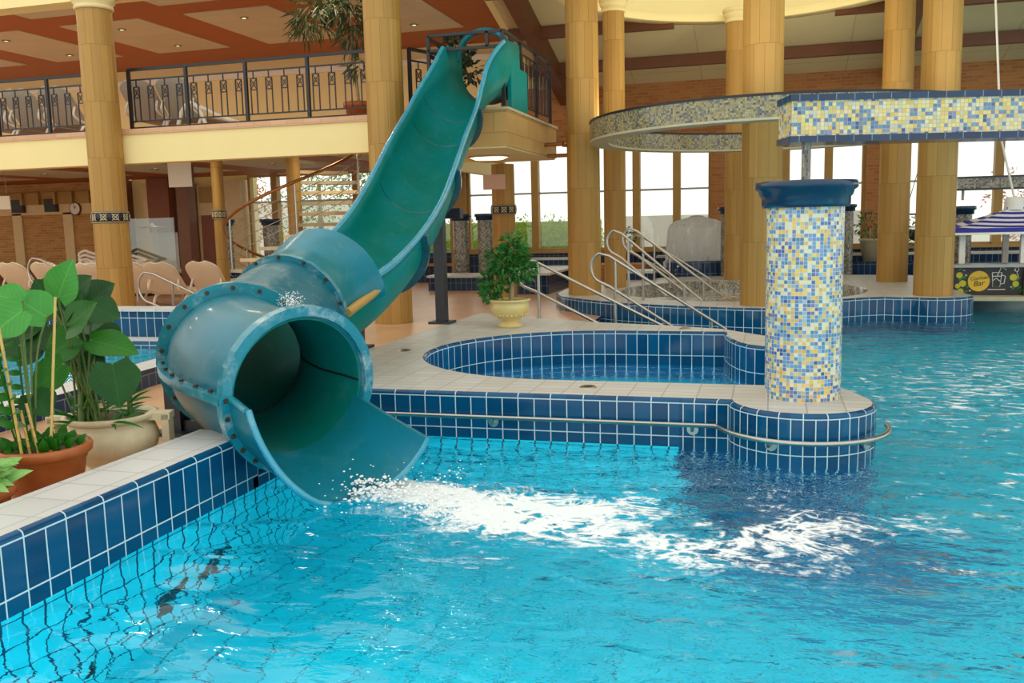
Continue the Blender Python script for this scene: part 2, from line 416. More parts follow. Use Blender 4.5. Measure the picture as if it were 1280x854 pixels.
# pool decks
deck_out = [(-4.1,6.5),(-.27,6.5)] + arc(.22,6.58,.5,189,375,22)[1:] + [(.62,6.95),(.42,7.4),(.36,8.2),(.34,9.6),(.2,10.0),(-.05,10.2),(-.5,10.75),(-1.14,11.05),(-2.07,11.35),(-2.9,11.8),(-4.05,12.45)]
jac = ([(-.49,10.45)] + arc(-1.7,8.8,1.65,90,270,26) + [(.02,7.15),(.04,8.2),(.03,9.3),(-.07,9.3),(-.2,9.4),(-.31,9.58),(-.4,9.85),(-.46,10.15)])
def offset(poly, d):
    n = len(poly); out = []
    for i in range(n):
        p0, p, p1 = V3((*poly[i-1],0)), V3((*poly[i],0)), V3((*poly[(i+1)%n],0))
        a = (p-p0).normalized(); b = (p1-p).normalized()
        m = V3((a.y,-a.x,0)) + V3((b.y,-b.x,0)); m.normalize(); c = max(.4, m.dot(V3((a.y,-a.x,0))))
        q = p + m*(d/c); out.append((q.x,q.y))
    return out
def tiled_deck(name, outer, holes, label):
    m = MB(); V, F = fill(offset(outer,-.028), [offset(h[::-1],-.028)[::-1] for h in holes], RIM)
    m.add(V, F); return struct(m, name, M['deck'], label, 'deck')
tiled_deck('floor_deck', deck_out, [jac], 'white tiled deck around the stadium-shaped whirlpool')
m = MB(); m.strip([(-4.1,6.5),(-.62,6.5)], COP+[(0,0)]); struct(m, 'wall_deck_front', M['navy'])
m = MB(); m.strip([(-4.1,6.5),(-.62,6.5)], [(0,0),(0,BOT)]); struct(m, 'wall_basin_front', M['aqua'])
m = MB(); m.strip([(-.62,6.5),(-.27,6.5)] + deck_out[2:25], COP+[(0,0),(0,BOT)], u0=3.528); struct(m, 'wall_pedestal', M['navy_narrow'])
m = MB(); m.strip(deck_out[24:] + [(-4.1,6.5)], COP+[(0,0),(0,BOT)]); struct(m, 'wall_deck_back', M['navy_dark'])
jw = MB(); jw.strip(jac[::-1], COP+[(0,-.75)], closed=True, side=1); struct(jw, 'wall_whirlpool', M['navy'])
m = MB(); V, F = fill(jac, [], -.75); m.add(V, F); struct(m, 'floor_whirlpool', M['aquafloor'])
# left kerb
def kerb(b0, b1):
    m = MB(); m.strip([(-3.15,b0),(-3.15,b1)], COP+[(0,0.0)], u0=b0+50*.252-.07); return m
m = kerb(-3,4.99); struct(m, 'wall_kerb_left', M['navy'])
m = MB(); m.strip([(-3.15,-3),(-3.15,6.5)], [(0,0),(0,BOT)]); struct(m, 'wall_basin_left', M['aqua'])
m = MB(); m.box(-3.56,-3.178,-3,4.99,FL-.02,RIM); struct(m, 'floor_kerb_left', M['curb'], 'white tiled kerb along the left side of the pool', 'kerb')
m = MB(); m.box(-3.56,-3.175,4.93,6.5,-.2,.10); struct(m, 'floor_kerb_gap', M['curb'])
m = MB(); m.strip([(-3.15,4.93),(-3.15,6.5)], [(-.03,.10),(-.004,.09),(0,.07),(0,0)], u0=4.93+50*.252-.07); struct(m, 'wall_kerb_gap', M['navy'])
# pool bottom, two pool zones
m = MB(); m.add([(-3.3,-4,BOT),(25,-4,BOT),(25,21,BOT),(-3.3,21,BOT)], [(0,1,2,3)]); struct(m, 'floor_basin', M['aquafloor'], 'turquoise tiled bottom of the main pool', 'pool bottom')
m = MB(); m.add([(.55+.95*math.cos(2*PI*k/40)*(1+.08*math.sin(3*2*PI*k/40)), 5.80+.60*math.sin(2*PI*k/40), BOT+.003) for k in range(40)], [tuple(range(40))]); struct(m, 'floor_basin_blue_zone', pool_tile('mid_blue_floor', (.003,.25,.46), (.005,.33,.56), (.005,.12,.24), .25, .25, False, .012, .3))
# floor
floor_poly = [(-34,-3),(-3.55,-3),(-3.55,4.93),(-3.55,6.35),(-4.08,6.52),(-4.03,12.47),(-2.9,11.83),(-2.6,11.68),(-2.6,14.3),(-3.2,15.4),(-3.4,18),(-2,20.9),(14,20.9),(14,22.6),(-34,22.6)]
m = MB(); V, F = fill(floor_poly, [], FL); m.add(V, F); struct(m, 'floor', M['terracotta_floor'], 'terracotta tiled floor behind the pool decks', 'floor')
m = MB(); m.strip([(-2.6,11.6),(-2.6,14.4)], [(0,FL),(0,BOT)]); m.strip([(-2,20.9),(14,20.9)], [(0,FL),(0,BOT)]); struct(m, 'wall_floor_edge', M['navy_dark'])
m = MB()
for i in range(4): m.box(-2.6,-2.6+.35*(i+1),11.9,13.2,BOT,-.02-.17*i)
struct(m, 'floor_steps', M['curb'])
# second spa platform
spa_out = [(-3.72,15.95),(-3.45,15.2),(-3.0,14.69),(-2.6,14.3),(-2.18,13.98),(-1.71,13.73),(-1.25,13.53),(-.8,13.38),(-.44,13.27),(-.1,13.2),(.22,13.3),(.42,13.6),(.6,14.0),(.82,14.42),(1.08,14.72),(1.4,14.97),(1.72,15.10),(1.95,15.02)] + arc(2.47,15.47,.58,232,380,14) + [(3.0,16.4),(3.1,18),(3.08,19.9),(2.8,20.5),(2,20.7),(.5,20.8),(-1.6,20.6),(-2.9,19.6),(-3.6,18.3),(-3.78,17)]
spa_in = [(-.5+2.1*math.cos(2*PI*k/48), 16.7+2.4*math.sin(2*PI*k/48)) for k in range(48)]
tiled_deck('floor_spa_platform', spa_out, [spa_in], 'white rimmed round spa platform carrying the stone columns')
m = MB(); m.strip(spa_out, COP+[(0,0),(0,BOT)], closed=True); struct(m, 'wall_spa_outside', M['navy'])
m = MB(); m.strip(spa_in[::-1], [(-.03,RIM),(0,RIM-.02),(0,-.5)], closed=True); struct(m, 'wall_spa_inside', M['mosaic_grey'])
m = MB(); V, F = fill(spa_in, [], -.5); m.add(V, F); struct(m, 'floor_spa', M['aquafloor'])
# ------------------------------------------------------------------ water
def water_mat(name, foam_fn, bump1=.5, tint=(.86,.99,1.0), region=False):
    t = NT(name); p = t.pos(); x, y, _ = t.xyz(p)
    pv = t.comb(t.math('MULTIPLY', x, .75), t.math('MULTIPLY', y, 1.35))
    lo = t.noise(pv, 2.6, 1, .4, .5); hi = t.math('ADD', t.noise(pv, 6.5, 3, .55, .5), t.math('MULTIPLY', t.noise(pv, 15, 2, .5, .3), .4))
    if region:   # choppier towards the right and the back, calm by the left kerb
        k = t.smooth(t.math('ADD', x, t.math('MULTIPLY', y, .25)), -1.6, 3.2)
        h = t.math('ADD', t.math('MULTIPLY', lo, t.math('ADD', 1.2, t.math('MULTIPLY', k, 3.4))), t.math('MULTIPLY', hi, t.math('ADD', .06, t.math('MULTIPLY', k, 1.8))))
    else: h = t.math('ADD', lo, t.math('MULTIPLY', hi, .4))
    nm = t.bump(h, bump1, .075)
    rf = t.n('ShaderNodeBsdfRefraction'); rf.inputs['IOR'].default_value = 1.24; rf.inputs['Roughness'].default_value = 0.0
    rf.inputs['Color'].default_value = (*tint,1); t.l(nm, rf.inputs['Normal'])
    gl = t.n('ShaderNodeBsdfGlossy'); gl.inputs['Roughness'].default_value = .03; gl.inputs['Color'].default_value = (1,1,1,1); t.l(nm, gl.inputs['Normal'])
    fr = t.n('ShaderNodeFresnel'); fr.inputs['IOR'].default_value = 1.33; t.l(nm, fr.inputs['Normal'])
    g = t.n('ShaderNodeMixShader'); t.l(fr.outputs[0], g.inputs[0]); t.l(rf.outputs[0], g.inputs[1]); t.l(gl.outputs[0], g.inputs[2])
    out = g.outputs[0]
    if foam_fn:
        fm = foam_fn(t, x, y)
        d = t.n('ShaderNodeBsdfDiffuse'); d.inputs[0].default_value = (.88,.93,.93,1)
        mx = t.n('ShaderNodeMixShader'); t.l(fm, mx.inputs[0]); t.l(out, mx.inputs[1]); t.l(d.outputs[0], mx.inputs[2]); out = mx.outputs[0]
    t.l(out, t.out.inputs[0]); return t.m
def blob(t, x, y, cx, cy, ang, rx, ry):
    c, s = math.cos(math.radians(ang)), math.sin(math.radians(ang))
    dx, dy = t.math('SUBTRACT', x, cx), t.math('SUBTRACT', y, cy)
    u = t.math('DIVIDE', t.math('ADD', t.math('MULTIPLY', dx, c), t.math('MULTIPLY', dy, s)), rx)
    v = t.math('DIVIDE', t.math('SUBTRACT', t.math('MULTIPLY', dy, c), t.math('MULTIPLY', dx, s)), ry)
    r2 = t.math('ADD', t.math('MULTIPLY', u, u), t.math('MULTIPLY', v, v))
    return t.math('EXPONENT', t.math('MULTIPLY', r2, -1.0))
def foam_and_sparkle(t, x, y):
    q = t.comb(t.math('MULTIPLY', x, .85), t.math('MULTIPLY', y, 1.1))
    def ridge(n, w): return t.math('SUBTRACT', 1.0, t.math('MULTIPLY', t.math('ABSOLUTE', t.math('SUBTRACT', n, .5)), w))
    v1 = ridge(t.noise(q, 2.1, 4, .6, 1.0), 10.0); v2 = ridge(t.noise(q, 4.6, 4, .6, .8), 9.0)
    fine = t.noise(q, 16, 5, .75, .5); patch = t.noise(q, 1.5, 3, .6, .4)
    vein = t.math('MAXIMUM', v1, t.math('MULTIPLY', v2, .85))
    core = blob(t, x, y, -2.05, 5.03, -14, .55, .16); mid = blob(t, x, y, -1.30, 4.76, -14, .95, .46)
    wide = t.math('MAXIMUM', blob(t, x, y, -.1, 4.85, 0, 1.5, .85), t.math('MULTIPLY', blob(t, x, y, 1.0, 5.0, 0, .9, .5), .75))
    c = t.math('MULTIPLY', core, 1.15)
    c = t.math('ADD', c, t.math('MULTIPLY', mid, t.math('ADD', .16, t.math('MULTIPLY', t.math('MAXIMUM', vein, 0.0), .80))))
    c = t.math('ADD', c, t.math('MULTIPLY', wide, t.math('MULTIPLY', t.math('MAXIMUM', vein, 0.0), t.math('MULTIPLY', t.smooth(patch, .34, .58), .88))))
    c = t.math('ADD', c, t.math('MULTIPLY', t.math('SUBTRACT', fine, .5), 1.3))
    # white flecks right of the pedestal: painted water sparkles, partly froth
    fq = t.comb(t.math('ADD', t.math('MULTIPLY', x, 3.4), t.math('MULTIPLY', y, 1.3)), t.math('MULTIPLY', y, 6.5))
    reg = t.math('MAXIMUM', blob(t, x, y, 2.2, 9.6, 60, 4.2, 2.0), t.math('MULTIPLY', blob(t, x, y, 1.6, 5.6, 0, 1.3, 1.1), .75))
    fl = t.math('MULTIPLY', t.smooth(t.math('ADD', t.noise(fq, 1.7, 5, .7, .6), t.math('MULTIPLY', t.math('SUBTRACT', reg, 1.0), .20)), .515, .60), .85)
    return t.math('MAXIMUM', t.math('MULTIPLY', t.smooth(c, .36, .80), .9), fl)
def foam_spa(t, x, y):
    q = t.comb(x, y); n = t.noise(q, 3.5, 6, .7, .8)
    d = t.math('MULTIPLY', blob(t, x, y, .0, 15.6, 0, 1.4, .9), .2)
    return t.math('MULTIPLY', t.smooth(t.math('ADD', n, d), .5, .72), .9)
M['water'] = water_mat('pool_water', foam_and_sparkle, .6, region=True)
M['water_spa'] = water_mat('spa_water', foam_spa, .7)
M['water_calm'] = water_mat('calm_water', None, .3, (.72,.93,.95))
def inside(p, poly):
    r = False; n = len(poly)
    for i in range(n):
        (x1,y1), (x2,y2) = poly[i-1], poly[i]
        if (y1 > p[1]) != (y2 > p[1]) and p[0] < (x2-x1)*(p[1]-y1)/(y2-y1)+x1: r = not r
    return r
def wave(x, y):
    a = .012*mnoise.noise((x*1.1, y*1.6, 0)) + .006*mnoise.noise((x*3, y*4.2, 3.1)) + .0025*mnoise.noise((x*8, y*10, 7))
    sp = math.exp(-((x+2.0)**2/.5 + (y-5.0)**2/.2))
    a += sp*(.05*mnoise.noise((x*4, y*5, 1)) + .03*mnoise.noise((x*11, y*11, 2)) + .015)
    return a
def water_grid(name, mat, x0, x1, y0, y1, step, skip, z=0, amp=1):
    m = MB(); nx, ny = int((x1-x0)/step), int((y1-y0)/step); idx = {}; V = []; F = []
    def vid(i, j):
        if (i,j) not in idx:
            x, y = x0+(x1-x0)*i/nx, y0+(y1-y0)*j/ny
            idx[(i,j)] = len(V); V.append((x, y, z + amp*wave(x,y)))
        return idx[(i,j)]
    for i in range(nx):
        for j in range(ny):
            c = (x0+(x1-x0)*(i+.5)/nx, y0+(y1-y0)*(j+.5)/ny)
            if skip(c): continue
            F.append((vid(i,j), vid(i+1,j), vid(i+1,j+1), vid(i,j+1)))
    m.add(V, F, smooth=True); return m.build(name, mat, loc=(0,0,z))
di = offset(deck_out, -.15); si = offset(spa_out, -.2)
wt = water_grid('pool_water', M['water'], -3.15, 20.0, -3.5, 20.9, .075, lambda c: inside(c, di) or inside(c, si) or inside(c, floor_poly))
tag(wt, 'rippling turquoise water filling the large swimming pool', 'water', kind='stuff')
jwt = water_grid('whirlpool_water', M['water_calm'], -3.4, .1, 7.1, 10.5, .08, lambda c: not inside(c, jac) and min((c[0]-p[0])**2+(c[1]-p[1])**2 for p in jac) > .05, -.04, .6)
tag(jwt, 'teal water inside the stadium-shaped whirlpool', 'water', kind='stuff')
m = MB(); m.lathe((-.5,16.7,.12), [(.001,0),(.8,.01),(1.5,-.005),(1.9,.008),(2.11,0)], 48, sx=1, sy=2.4/2.1)
tag(m.build('spa_water', M['water_spa']), 'bubbling white water in the round spa behind the handrails', 'water', kind='stuff')
# ------------------------------------------------------------------ back wall with windows, b = 22.5
WB = 22.5
m = MB(); m.box(-11,14,WB,WB+.3,FL,.9); struct(m, 'wall_back_sill', M['navy_dark'])
m = MB(); m.box(-6.6,14,WB,WB+.35,3.62,4.95); struct(m, 'wall_back_upper', M['brick'])
piers = [(-1.38,-.85),(2.08,2.40)]
for i, (a0, a1) in enumerate(piers): m = MB(); m.box(a0,a1,WB-.12,WB+.35,FL,3.7); struct(m, 'wall_back_pier_%d' % i, M['brick'])
m = MB(); m.box(-8.0,-7.58,WB-.12,WB+.35,FL,3.7); struct(m, 'wall_back_timber_pier', M['ochre_wood'])
def window(n, a0, a1, mull, z0=.9, z1=3.62, sill=True):
    o = MB(); f = .07
    o.box(a0,a1,WB+.02,WB+.14,z0,z0+f); o.box(a0,a1,WB+.02,WB+.14,z1-f,z1); o.box(a0,a0+f,WB+.02,WB+.14,z0+f,z1-f); o.box(a1-f,a1,WB+.02,WB+.14,z0+f,z1-f)
    fr = struct(o, 'window_%d' % n, M['ochre_wood'])
    for x in mull: q = MB(); q.box(x-.09,x+.09,WB-.05,WB+.16,z0,z1); q.build('mullion', M['ochre_wood'], fr)
    q = MB(); q.box(a0+f,a1-f,WB+.06,WB+.10,2.34,2.385); q.build('transom', M['steel_grey'], fr)
    xs = [a0+f] + list(mull) + [a1-f]
    for p0, p1 in zip(xs, xs[1:]):
        q = MB(); q.box(p0,p1,WB+.075,WB+.085,z0+f,z1-f); q.build('pane', M['glass'], fr)
    if sill: q = MB(); q.box(a0,a1,WB-.12,WB+.02,z0-.05,z0+.02); q.build('sill', M['ochre_wood'], fr)
window(1, -14.0, -10.75, (-13.15,), .6, 3.12)
window(2, -10.75, -8.0, (), .6, 3.12)
window(3, -7.58, -6.65, (), .9, 3.12)
window(4, -6.65, -1.38, (-5.75,-3.18,-2.2))
window(5, -.85, 2.08, (.33,1.28))
window(6, 2.40, 13.5, (4.85,7.2,9.6,12))
# left part of the back wall under the balcony
m = MB(); m.box(-26,-18.9,WB,WB+.3,FL,3.13); struct(m, 'wall_left_brick', M['ybrick'])
m = MB()
for x in (-21.9,-20.05): m.box(x-.17,x+.17,WB-.06,WB,.7,2.25)
m.box(-26,-18.9,WB-.06,WB,2.2,2.5); struct(m, 'trim_brick_piers', M['beige_post'])
m = MB(); m.box(-26,-18.9,WB-.1,WB,2.5,2.85)
for k in range(12): m.box(-25.8+.6*k,-25.72+.6*k,WB-.2,WB-.1,2.5,2.85)
struct(m, 'trim_timber_frieze', M['ochre_wood'])
m = MB(); m.box(-18.9,-18.0,WB-.3,WB+.3,FL,3.13); struct(m, 'wall_left_corner', M['wood'])
m = MB(); m.box(-26,-18.2,WB-.7,WB-.02,.12,.62); struct(m, 'trim_bench_base', M['wood'])
m = MB(); m.box(-26.2,-26,8,WB,FL,3); struct(m, 'wall_left', M['cream'])
m = MB(); m.box(-18.0,-14.0,WB+.3,WB+.5,FL,3.2); struct(m, 'wall_left_recess', M['cream'])
m = MB(); m.box(-17.35,-17.1,WB-.1,WB+.2,FL,3); struct(m, 'trim_post_cream', M['beige_post'])
# ------------------------------------------------------------------ balcony, b = 13.35 front
BF = 13.35; A1 = -3.82
m = MB(); m.box(-24,-5.2,BF,BF+.3,2.80,3.28); m.box(-24,-6.6,BF+.31,WB,3.20,3.275); m.box(-6.6,-5.2,BF+.31,16.6,3.20,3.275); struct(m, 'wall_balcony_fascia', M['plaster'], 'cream plaster front of the balcony', 'balcony')
m = MB(); m.box(-24,-5.2,BF-.03,BF+.35,3.28,3.37); struct(m, 'trim_balcony_tile', M['terracotta_floor'])
m = MB(); m.box(-24,-6.6,BF+.35,WB,3.28,3.37); m.box(-6.6,-5.2,BF+.35,16.6,3.28,3.37); struct(m, 'floor_balcony', M['terracotta_floor'])
def ceiling(name, x0, x1, y0, y1, z, panels, label):
    m = MB(); m.box(x0,x1,y0,y1,z,z+.06); struct(m, name, M['brown'], label, 'ceiling')
    for i, (a, b, c, d) in enumerate(panels):
        m = MB(); m.box(a,b,c,d,z-.018,z); struct(m, 'trim_'+name+'_panel_%d' % i, M['panel'])
cp = [(-21.3,-19.2,17.1,20.5),(-18.2,-16.15,17.1,20.5),(-15.05,-13.0,17.1,20.5),(-11.9,-9.9,17.1,20.5),(-8.75,-6.85,17.1,20.5),(-11.9,-9.9,13.6,16.3),(-8.75,-6.85,13.6,16.3),(-15.05,-13.0,13.6,16.3)]
ceiling('ceiling_upper', -24,-5.5,BF+.25,WB,6.15,cp, 'rust brown ceiling with white rectangular panels over the balcony')
ceiling('ceiling_lower', -24,-6.6,BF+.3,WB,3.12,[(a,b,c,d) for a,b,c,d in cp if c > 17] + [(-21.3,-19.2,13.9,16.5),(-18.2,-16.15,13.9,16.5),(-15.05,-13,13.9,16.5),(-11.9,-9.9,13.9,16.5),(-8.75,-6.85,13.9,16.5)], 'rust brown ceiling with white panels under the balcony')
m = MB(); m.box(-24,-5.2,BF-.15,BF+.25,5.5,6.9); struct(m, 'wall_balcony_beam', M['plaster'])
m = MB(); m.box(-24,-6.6,WB,WB+.3,3.37,6.15); m.box(-6.6,-5.5,WB,WB+.3,4.95,6.15); struct(m, 'wall_upper_back', M['cream'])
m = MB(); m.box(-24,-6.6,WB-.06,WB,3.5,3.95); struct(m, 'trim_upper_dado', M['dark_red'])
m = MB(); m.box(-24,-5.5,WB-.1,WB,5.72,5.86); struct(m, 'trim_upper_cornice', M['offwhite'])
# slide platform
m = MB(); m.box(-5.2,A1,BF-.02,16.6,2.80,3.33)
struct(m, 'wall_platform', brick('platform_stone', (.66,.42,.15), (.58,.34,.11), (.38,.22,.07), .62, .30, .006, .6, .5, .1), 'stone clad edge of the slide platform', 'platform')
m = MB(); m.box(-5.22,A1+.03,BF-.05,16.62,3.33,3.37); struct(m, 'trim_platform_edge', M['ledge'])
m = MB(); m.box(-6.75,-6.6,16.6,WB,2.80,3.37); m.box(-6.6,-5.2,16.45,16.6,2.8,3.2); m.box(-6.6,-5.2,BF+.31,16.45,3.1,3.19); struct(m, 'wall_balcony_side', M['plaster'])
m = MB(); m.box(-6.75,-6.6,WB-.06,WB+.3,3.12,3.37); struct(m, 'wall_back_return', M['cream'])
m = MB(); m.box(-5.2,A1-.02,BF,16.55,2.77,2.80); struct(m, 'ceiling_platform', M['cream'])
# ------------------------------------------------------------------ sloped roof
def rz(b): return 4.9 + .29*(WB-b)
CX, CY, CR = -.4, 16.6, 3.25
circ = [(CX+(CR+.1)*math.cos(2*PI*k/64), CY+(CR+.1)*math.sin(2*PI*k/64)) for k in range(64)]
V, F = fill([(-5.5,11.6),(14,11.6),(14,WB+.35),(-5.5,WB+.35)], [circ], 0, up=False)
m = MB(); m.add([(x,y,rz(y)) for x,y,_ in V], F); V2, F2 = fill([(-5.5,11.6),(14,11.6),(14,WB+.35),(-5.5,WB+.35)], [circ], 0)
m.add([(x,y,rz(y)+.15) for x,y,_ in V2], F2); struct(m, 'ceiling_roof', M['roof'], 'cream sloped roof lining between dark beams', 'ceiling')
m = MB()
ys = [11.6,14,16,18.2,WB]
for y0, y1 in zip(ys, ys[1:]):
    m.add([(-5.5,y0,6.15),(-5.5,y1,6.15),(-5.5,y1,rz(y1)),(-5.5,y0,rz(y0)),(-5.65,y0,6.15),(-5.65,y1,6.15),(-5.65,y1,rz(y1)),(-5.65,y0,rz(y0))], [(0,1,2,3),(7,6,5,4),(0,4,5,1),(3,2,6,7)])
struct(m, 'wall_gable', M['plaster'])
for i, a in enumerate((-4.9,2.6,6.4,10.2)):
    segs = [(11.6, WB)]
    if abs(a-CX) < CR:
        h = math.sqrt(CR**2-(a-CX)**2); segs = [(11.6,CY-h-.1),(CY+h+.1,WB)]
    m = MB()
    for s0, s1 in segs: m.bar((a,s0,rz(s0)-.21),(a,s1,rz(s1)-.21),.28,.42)
    struct(m, 'trim_rafter_%d' % i, M['wood'])
for i, b in enumerate((21.2,19.5,17.8,16.1,14.4,12.7)):
    segs = [(-5.5,14)]
    if abs(b-CY) < CR:
        h = math.sqrt(CR**2-(b-CY)**2); segs = [(-5.5,CX-h-.1),(CX+h+.1,14)]
    m = MB()
    for s0, s1 in segs: m.bar((s0,b,rz(b)-.12),(s1,b,rz(b)-.12),.16,.24)
    struct(m, 'trim_purlin_%d' % i, M['wood'])
m = MB(); m.lathe((CX,CY,0), [(CR-.18,5.62),(CR+.12,5.62),(CR+.12,8.4),(CR,8.4),(CR-.02,5.80),(CR-.10,5.78),(CR-.18,5.74),(CR-.18,5.62)], 96)
struct(m, 'trim_cupola_ring', M['plaster'], 'big round cream cupola ring above the spa', 'cupola')
# ------------------------------------------------------------------ outside
m = MB(); m.add([(-40,WB+.3,.05),(60,WB+.3,.05),(60,120,.05),(-40,120,.05)], [(0,1,2,3)]); struct(m, 'ground_outside', M['grass'])
# ================================================================== water slide
def frames(pts):
    P = [V3(p) for p in pts]; fr = []
    for i in range(len(P)):
        T = (P[min(i+1,len(P)-1)] - P[max(i-1,0)]).normalized()
        R = T.cross(V3((0,0,1))).normalized(); fr.append((P[i], T, R, R.cross(T).normalized()))
    return fr
def sweep(m, fr, loops, caps=True, smooth=True):
    """loops: one list of (x,y) in the (right, up) frame, or a function of the fraction along the path"""
    v = []; f = []; n = None; N = len(fr)
    for i, (c, T, R, U) in enumerate(fr):
        lp = loops(i/(N-1)) if callable(loops) else loops
        n = len(lp); v += [c + R*x + U*y for x, y in lp]
    for i in range(N-1):
        for k in range(n):
            k2 = (k+1) % n; f.append((i*n+k, (i+1)*n+k, (i+1)*n+k2, i*n+k2))
    m.add(v, f, smooth=smooth)
    if caps:
        h = n//2    # shell loops: point k of the inner run faces point n-1-k of the outer run
        for base, flip in ((0,False),((N-1)*n,True)):
            cf = [(base+k, base+k+1, base+n-2-k, base+n-1-k) for k in range(h-1)]
            m.add(v, [tuple(reversed(q)) if flip else q for q in cf])
    return m
def shell(a0, a1, ri, ro, n=24, lift=0.0):
    """closed outline of a pipe wall between two angles; lift adds straight upright sides above the last angles"""
    A = [math.radians(a0 + (a1-a0)*k/n) for k in range(n+1)]
    inn = [(ri*math.cos(a), ri*math.sin(a)) for a in A]; out = [(ro*math.cos(a), ro*math.sin(a)) for a in A]
    if lift: inn = [(inn[0][0], inn[0][1]+lift)] + inn + [(inn[-1][0], inn[-1][1]+lift)]; out = [(out[0][0], out[0][1]+lift)] + out + [(out[-1][0], out[-1][1]+lift)]
    return inn + out[::-1]
def sub(pts, s, e): return [p for p in pts if s <= p[3] <= e]
slide = thing('water_slide', (-3.95,8.2,FL), 'long teal open water slide ending in a tube that bends over the pool', 'water slide')
SP = catmull([(-4.3,14.1,4.0),(-4.3,13.4,3.93),(-4.42,12.75,3.57),(-4.42,12.2,3.13),(-4.30,11.3,2.66),(-4.17,10.45,2.2),(-4.04,9.6,1.78),(-3.95,8.75,1.44),(-3.91,7.95,1.18),(-3.93,7.4,1.03),(-3.94,6.88,.91),(-3.92,6.35,.79),(-3.78,5.82,.70),(-3.40,5.42,.655),(-2.89,5.11,.62),(-2.47,4.87,.53),(-2.2,4.72,.46)], 10)
def seg(i0, i1): return frames(SP)[int(i0*10):int(i1*10)+1]
RI, RO = .455, .49
# open trough: four sections
trough_lip = lambda a: None
names = [(1,3.0),(3.0,5.0),(5.0,7.0),(7.0,9.2)]
for k, (s0, s1) in enumerate(names):
    m = MB()
    if k == 0: sweep(m, seg(s0,s1), lambda t: shell(180,360,RI,RO,24,.12+.26*max(0,1-t*1.6)**1.5))
    else: sweep(m, seg(s0,s1), shell(180,360,RI,RO,24,.12*(1 if k < 3 else 1)))
    o = fix_normals(m.build('trough_section', M['slide_in'], slide))
    for sx in (-1,1):     # rolled bright rims
        L = []; fr_ = seg(s0,s1)
        for i, (c,T,R,U) in enumerate(fr_):
            t = i/(len(fr_)-1); lift = .12+.26*max(0,1-t*1.6)**1.5 if k == 0 else .12
            L.append(c + R*(sx*(RO+.005)) + U*lift)
        MB().tube(L, .034, 8).build('rim', M['rimblue'], slide)['label'] = 'bright blue rolled rim of the trough'
def flange_arc(i, a0, a1, r1=.575, th=.035, lift=.1, name='flange', mat='flange', bolts=0, both=True, ba=None):
    c, T, R, U = frames(SP)[int(i*10)]
    f2 = [(c-T*th, T, R, U), (c+T*th, T, R, U)]
    m = MB(); sweep(m, f2, shell(a0,a1,RO-.005,r1,32,lift), smooth=False); m.cur = 1
    lo, hi = ba or (a0,a1)
    for k in range(bolts):
        a = math.radians(lo + (hi-lo)*(k+.5)/bolts); p = c + (R*math.cos(a)+U*math.sin(a))*((RO+r1)/2+.003)
        for sgn in ((1,-1) if both else (1,)):
            q = p + T*th*sgn; m.tube([q-T*.004*sgn, q+T*.008*sgn], .017, 6); m.tube([q+T*.006*sgn, q+T*.020*sgn], .010, 6)
    o = fix_normals(m.build(name, [M[mat], M['bolt']], slide))
    return o
for i in (3.0,5.0,7.0): flange_arc(i, 175, 365, .565, .028, .06, 'joint_flange', 'flange_dark')
for i in (2.2,3.0,5.0,7.0):
    c,T,R,U = frames(SP)[int(i*10)]
    MB().tube([c + (R*math.cos(math.radians(a))+U*math.sin(math.radians(a)))*(RI+.004) for a in range(182,359,6)], .010, 6).build('joint_seam', M['flange_dark'], slide)
# entry wings at the top on the platform
m = MB(); sweep(m, seg(0,1), shell(180,360,RI,RO,24,.38)); fix_normals(m.build('entry_trough', M['slide_in'], slide))
c,T,R,U = frames(SP)[12]
m = MB()
hoop = [c + R*(.46*math.cos(math.radians(a))) + V3((0,0,.30+.42*math.sin(math.radians(a)))) + V3((0,.55,0)) for a in range(0,181,12)]
m.tube(hoop, .045, 10); m.build('entry_hoop', M['slide'], slide)
m = MB(); m.box(-3.86,-3.80,13.55,14.5,3.37,4.02); m.build('entry_side_panel', M['slide_in'], slide)
# half cover over the lower trough, then the closed tube and the bend
s0, s1 = 8.75, 10.0
m = MB()
def cover(t):
    r = 1.03 + .15*max(0,1-t*1.5)
    return shell(-4,184,RI*r+.01,RO*r+.01,24)
sweep(m, seg(s0,s1), cover); o = fix_normals(m.build('tube_cover', M['slide'], slide))
m = MB(); sweep(m, seg(9.2,10.0), shell(180,360,RI,RO,24,.02)); fix_normals(m.build('trough_section', M['slide_in'], slide))
for sx in (-1,1):
    L = [c + R*(sx*(RO+.05)) + U*.02 for c,T,R,U in seg(8.75,10.0)]
    MB().tube(L, [.04]*len(L), 6).build('cover_flange', M['ochre_wood'] if sx < 0 else M['flange'], slide)
def closed(i0, i1, mat, name):
    m = MB(); sweep(m, seg(i0,i1), shell(0,360,RI+.012,RO,48)); o = fix_normals(m.build(name, M[mat], slide))
    m = MB(); sweep(m, seg(i0,i1), shell(0,360,RI,RI+.01,48)); l = fix_normals(m.build(name+'_lining', M['slide_in'], slide)); l['label'] = 'smooth teal inside of the tube'; return o
closed(10.0, 12.0, 'slide_grey', 'tube_section')
closed(12.0, 14.0, 'slide_bend', 'tube_bend')
flange_arc(10.0, 0, 360, .535, .024, 0, 'tube_flange', bolts=14)
flange_arc(12.0, 0, 360, .575, .030, 0, 'tube_flange', bolts=18)
flange_arc(14.0, 0, 360, .55, .035, 0, 'exit_flange', bolts=6, both=False, ba=(290,368))
m = MB()
L = [c + R*(RO+.03) for c,T,R,U in seg(12.0,14.0)]
for p, q in zip(L, L[1:]): m.bar(p, q, .075, .05)
m.cur = 1
for p in L[2:-1:3]: m.tube([p+V3((0,0,.015)), p+V3((0,0,.042))], .015, 6)
m.build('seam_flange', [M['flange'], M['bolt']], slide)
